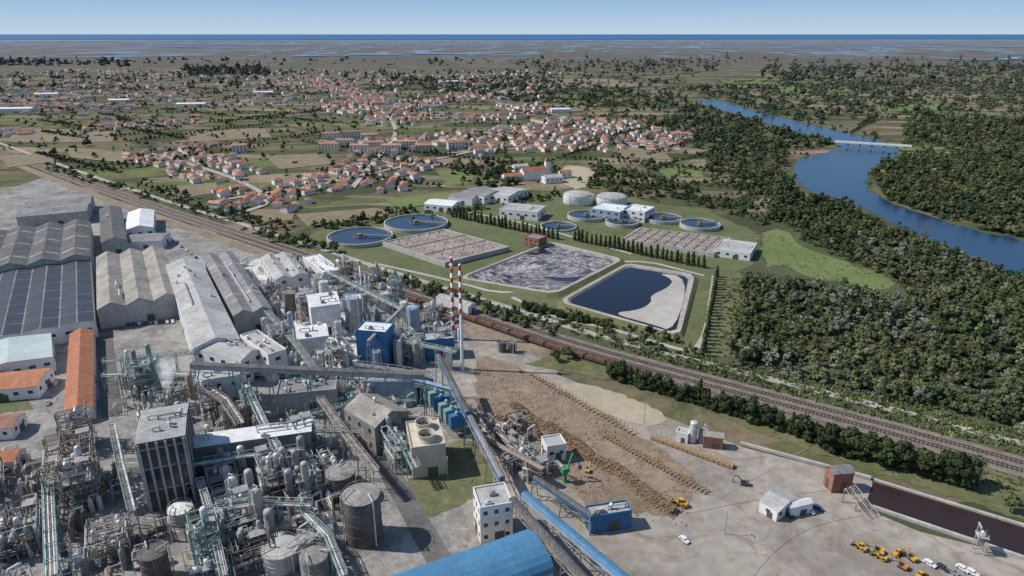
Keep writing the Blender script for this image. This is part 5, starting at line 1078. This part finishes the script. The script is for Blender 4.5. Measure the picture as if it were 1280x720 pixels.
# steam
m=bpy.data.materials.new('steam'); m.use_nodes=True; nt=m.node_tree; nt.nodes.clear(); o=nt.nodes.new('ShaderNodeOutputMaterial'); v=nt.nodes.new('ShaderNodeVolumePrincipled'); v.inputs['Color'].default_value=(.98,.98,.98,1); nt.links.new(v.outputs[0],o.inputs['Volume'])
cc=N(nt,'ShaderNodeTexCoord').outputs['Object']; nn=noise(nt,cc,.38,5,.65,.8); dd=ramp(nt,nn,[(.44,0),(.66,1)])
sp=N(nt,'ShaderNodeSeparateXYZ'); nt.links.new(cc,sp.inputs[0])
def M(op,a,b2):
    n=N(nt,'ShaderNodeMath',operation=op)
    for i,q in enumerate((a,b2)):
        if isinstance(q,(int,float)): n.inputs[i].default_value=q
        else: nt.links.new(q,n.inputs[i])
    return n.outputs[0]
r2=M('ADD',M('MULTIPLY',sp.outputs[0],sp.outputs[0]),M('MULTIPLY',sp.outputs[1],sp.outputs[1])); R2=M('POWER',M('MULTIPLY_ADD' if False else 'ADD',M('MULTIPLY',sp.outputs[2],.24),.7),2)
fo=N(nt,'ShaderNodeMath',operation='SUBTRACT',use_clamp=True); fo.inputs[0].default_value=1; nt.links.new(M('DIVIDE',r2,R2),fo.inputs[1])
ft=N(nt,'ShaderNodeMapRange'); ft.inputs[1].default_value=15; ft.inputs[2].default_value=6; nt.links.new(sp.outputs[2],ft.inputs[0])
den=M('MULTIPLY',M('MULTIPLY',dd,fo.outputs[0]),ft.outputs[0]); nt.links.new(M('MULTIPLY',den,1.4),v.inputs['Density']); nt.links.new(M('MULTIPLY',den,.35),v.inputs['Emission Strength']); MATS['steam']=m  # steam glows a little, emission stands in for multiple scattering of sunlight
c=P(212,512); me=MB().lathe([(.02,0),(.9,.3),(2.0,4),(3.2,9),(4.2,15),(.3,16)],14).mesh('steam_plume','steam'); o=ob('steam_plume',me,None,(c.x,c.y,5)); o.rotation_euler=(0,.15,0); tag(o,'white steam plume rising beside the teal tower frame','steam')
# ---------------------------------------------------------------- light, camera
SE=R(46); az=Vector((-1,.10,0)).normalized()
sd=Vector((az.x*math.cos(SE),az.y*math.cos(SE),math.sin(SE)))
sun=bpy.data.lights.new('sun','SUN'); sun.energy=4.8; sun.angle=R(.5); sun.color=(1,.955,.89); so=bpy.data.objects.new('sun',sun); COL.objects.link(so); so.rotation_euler=sd.to_track_quat('Z','Y').to_euler()
w=bpy.data.worlds.new('World'); S.world=w; w.use_nodes=True; nt=w.node_tree; bg=nt.nodes['Background']; sk=nt.nodes.new('ShaderNodeTexSky'); sk.sky_type='NISHITA'; sk.sun_disc=False
sk.sun_elevation=SE; sk.sun_rotation=math.atan2(sd.x,sd.y); sk.altitude=100; sk.air_density=1.0; sk.dust_density=.3; sk.ozone_density=2.5
ST=.13; tc=N(nt,'ShaderNodeTexCoord').outputs['Generated']; sp=N(nt,'ShaderNodeSeparateXYZ'); nt.links.new(tc,sp.inputs[0])
lowc=ramp(nt,sp.outputs[2],[(0,(.52,.65,.76)),(.012,(.45,.61,.76)),(.05,(.27,.47,.71)),(.3,(.14,.30,.58))])
sc=N(nt,'ShaderNodeVectorMath',operation='SCALE'); nt.links.new(lowc,sc.inputs[0]); sc.inputs['Scale'].default_value=1/ST
fac=ramp(nt,sp.outputs[2],[(.1,0),(.35,1)]); cmx=mixc(nt,fac,(0,0,0),(0,0,0)); 
mx=cmx.node; nt.links.new(sc.outputs[0],mx.inputs[6]); nt.links.new(sk.outputs[0],mx.inputs[7])
nt.links.new(cmx,bg.inputs[0]); bg.inputs[1].default_value=ST
cam=bpy.data.cameras.new('camera'); cam.sensor_width=36; cam.lens=24; cam.clip_end=300000; cam.clip_start=1; co=bpy.data.objects.new('camera',cam); COL.objects.link(co); co.location=(0,0,H); co.rotation_euler=(math.pi/2-TH,0,0); S.camera=co
S.view_settings.view_transform='Standard'; S.view_settings.look='None'; S.view_settings.exposure=0
print('trees',ntree,'houses',len(HP))
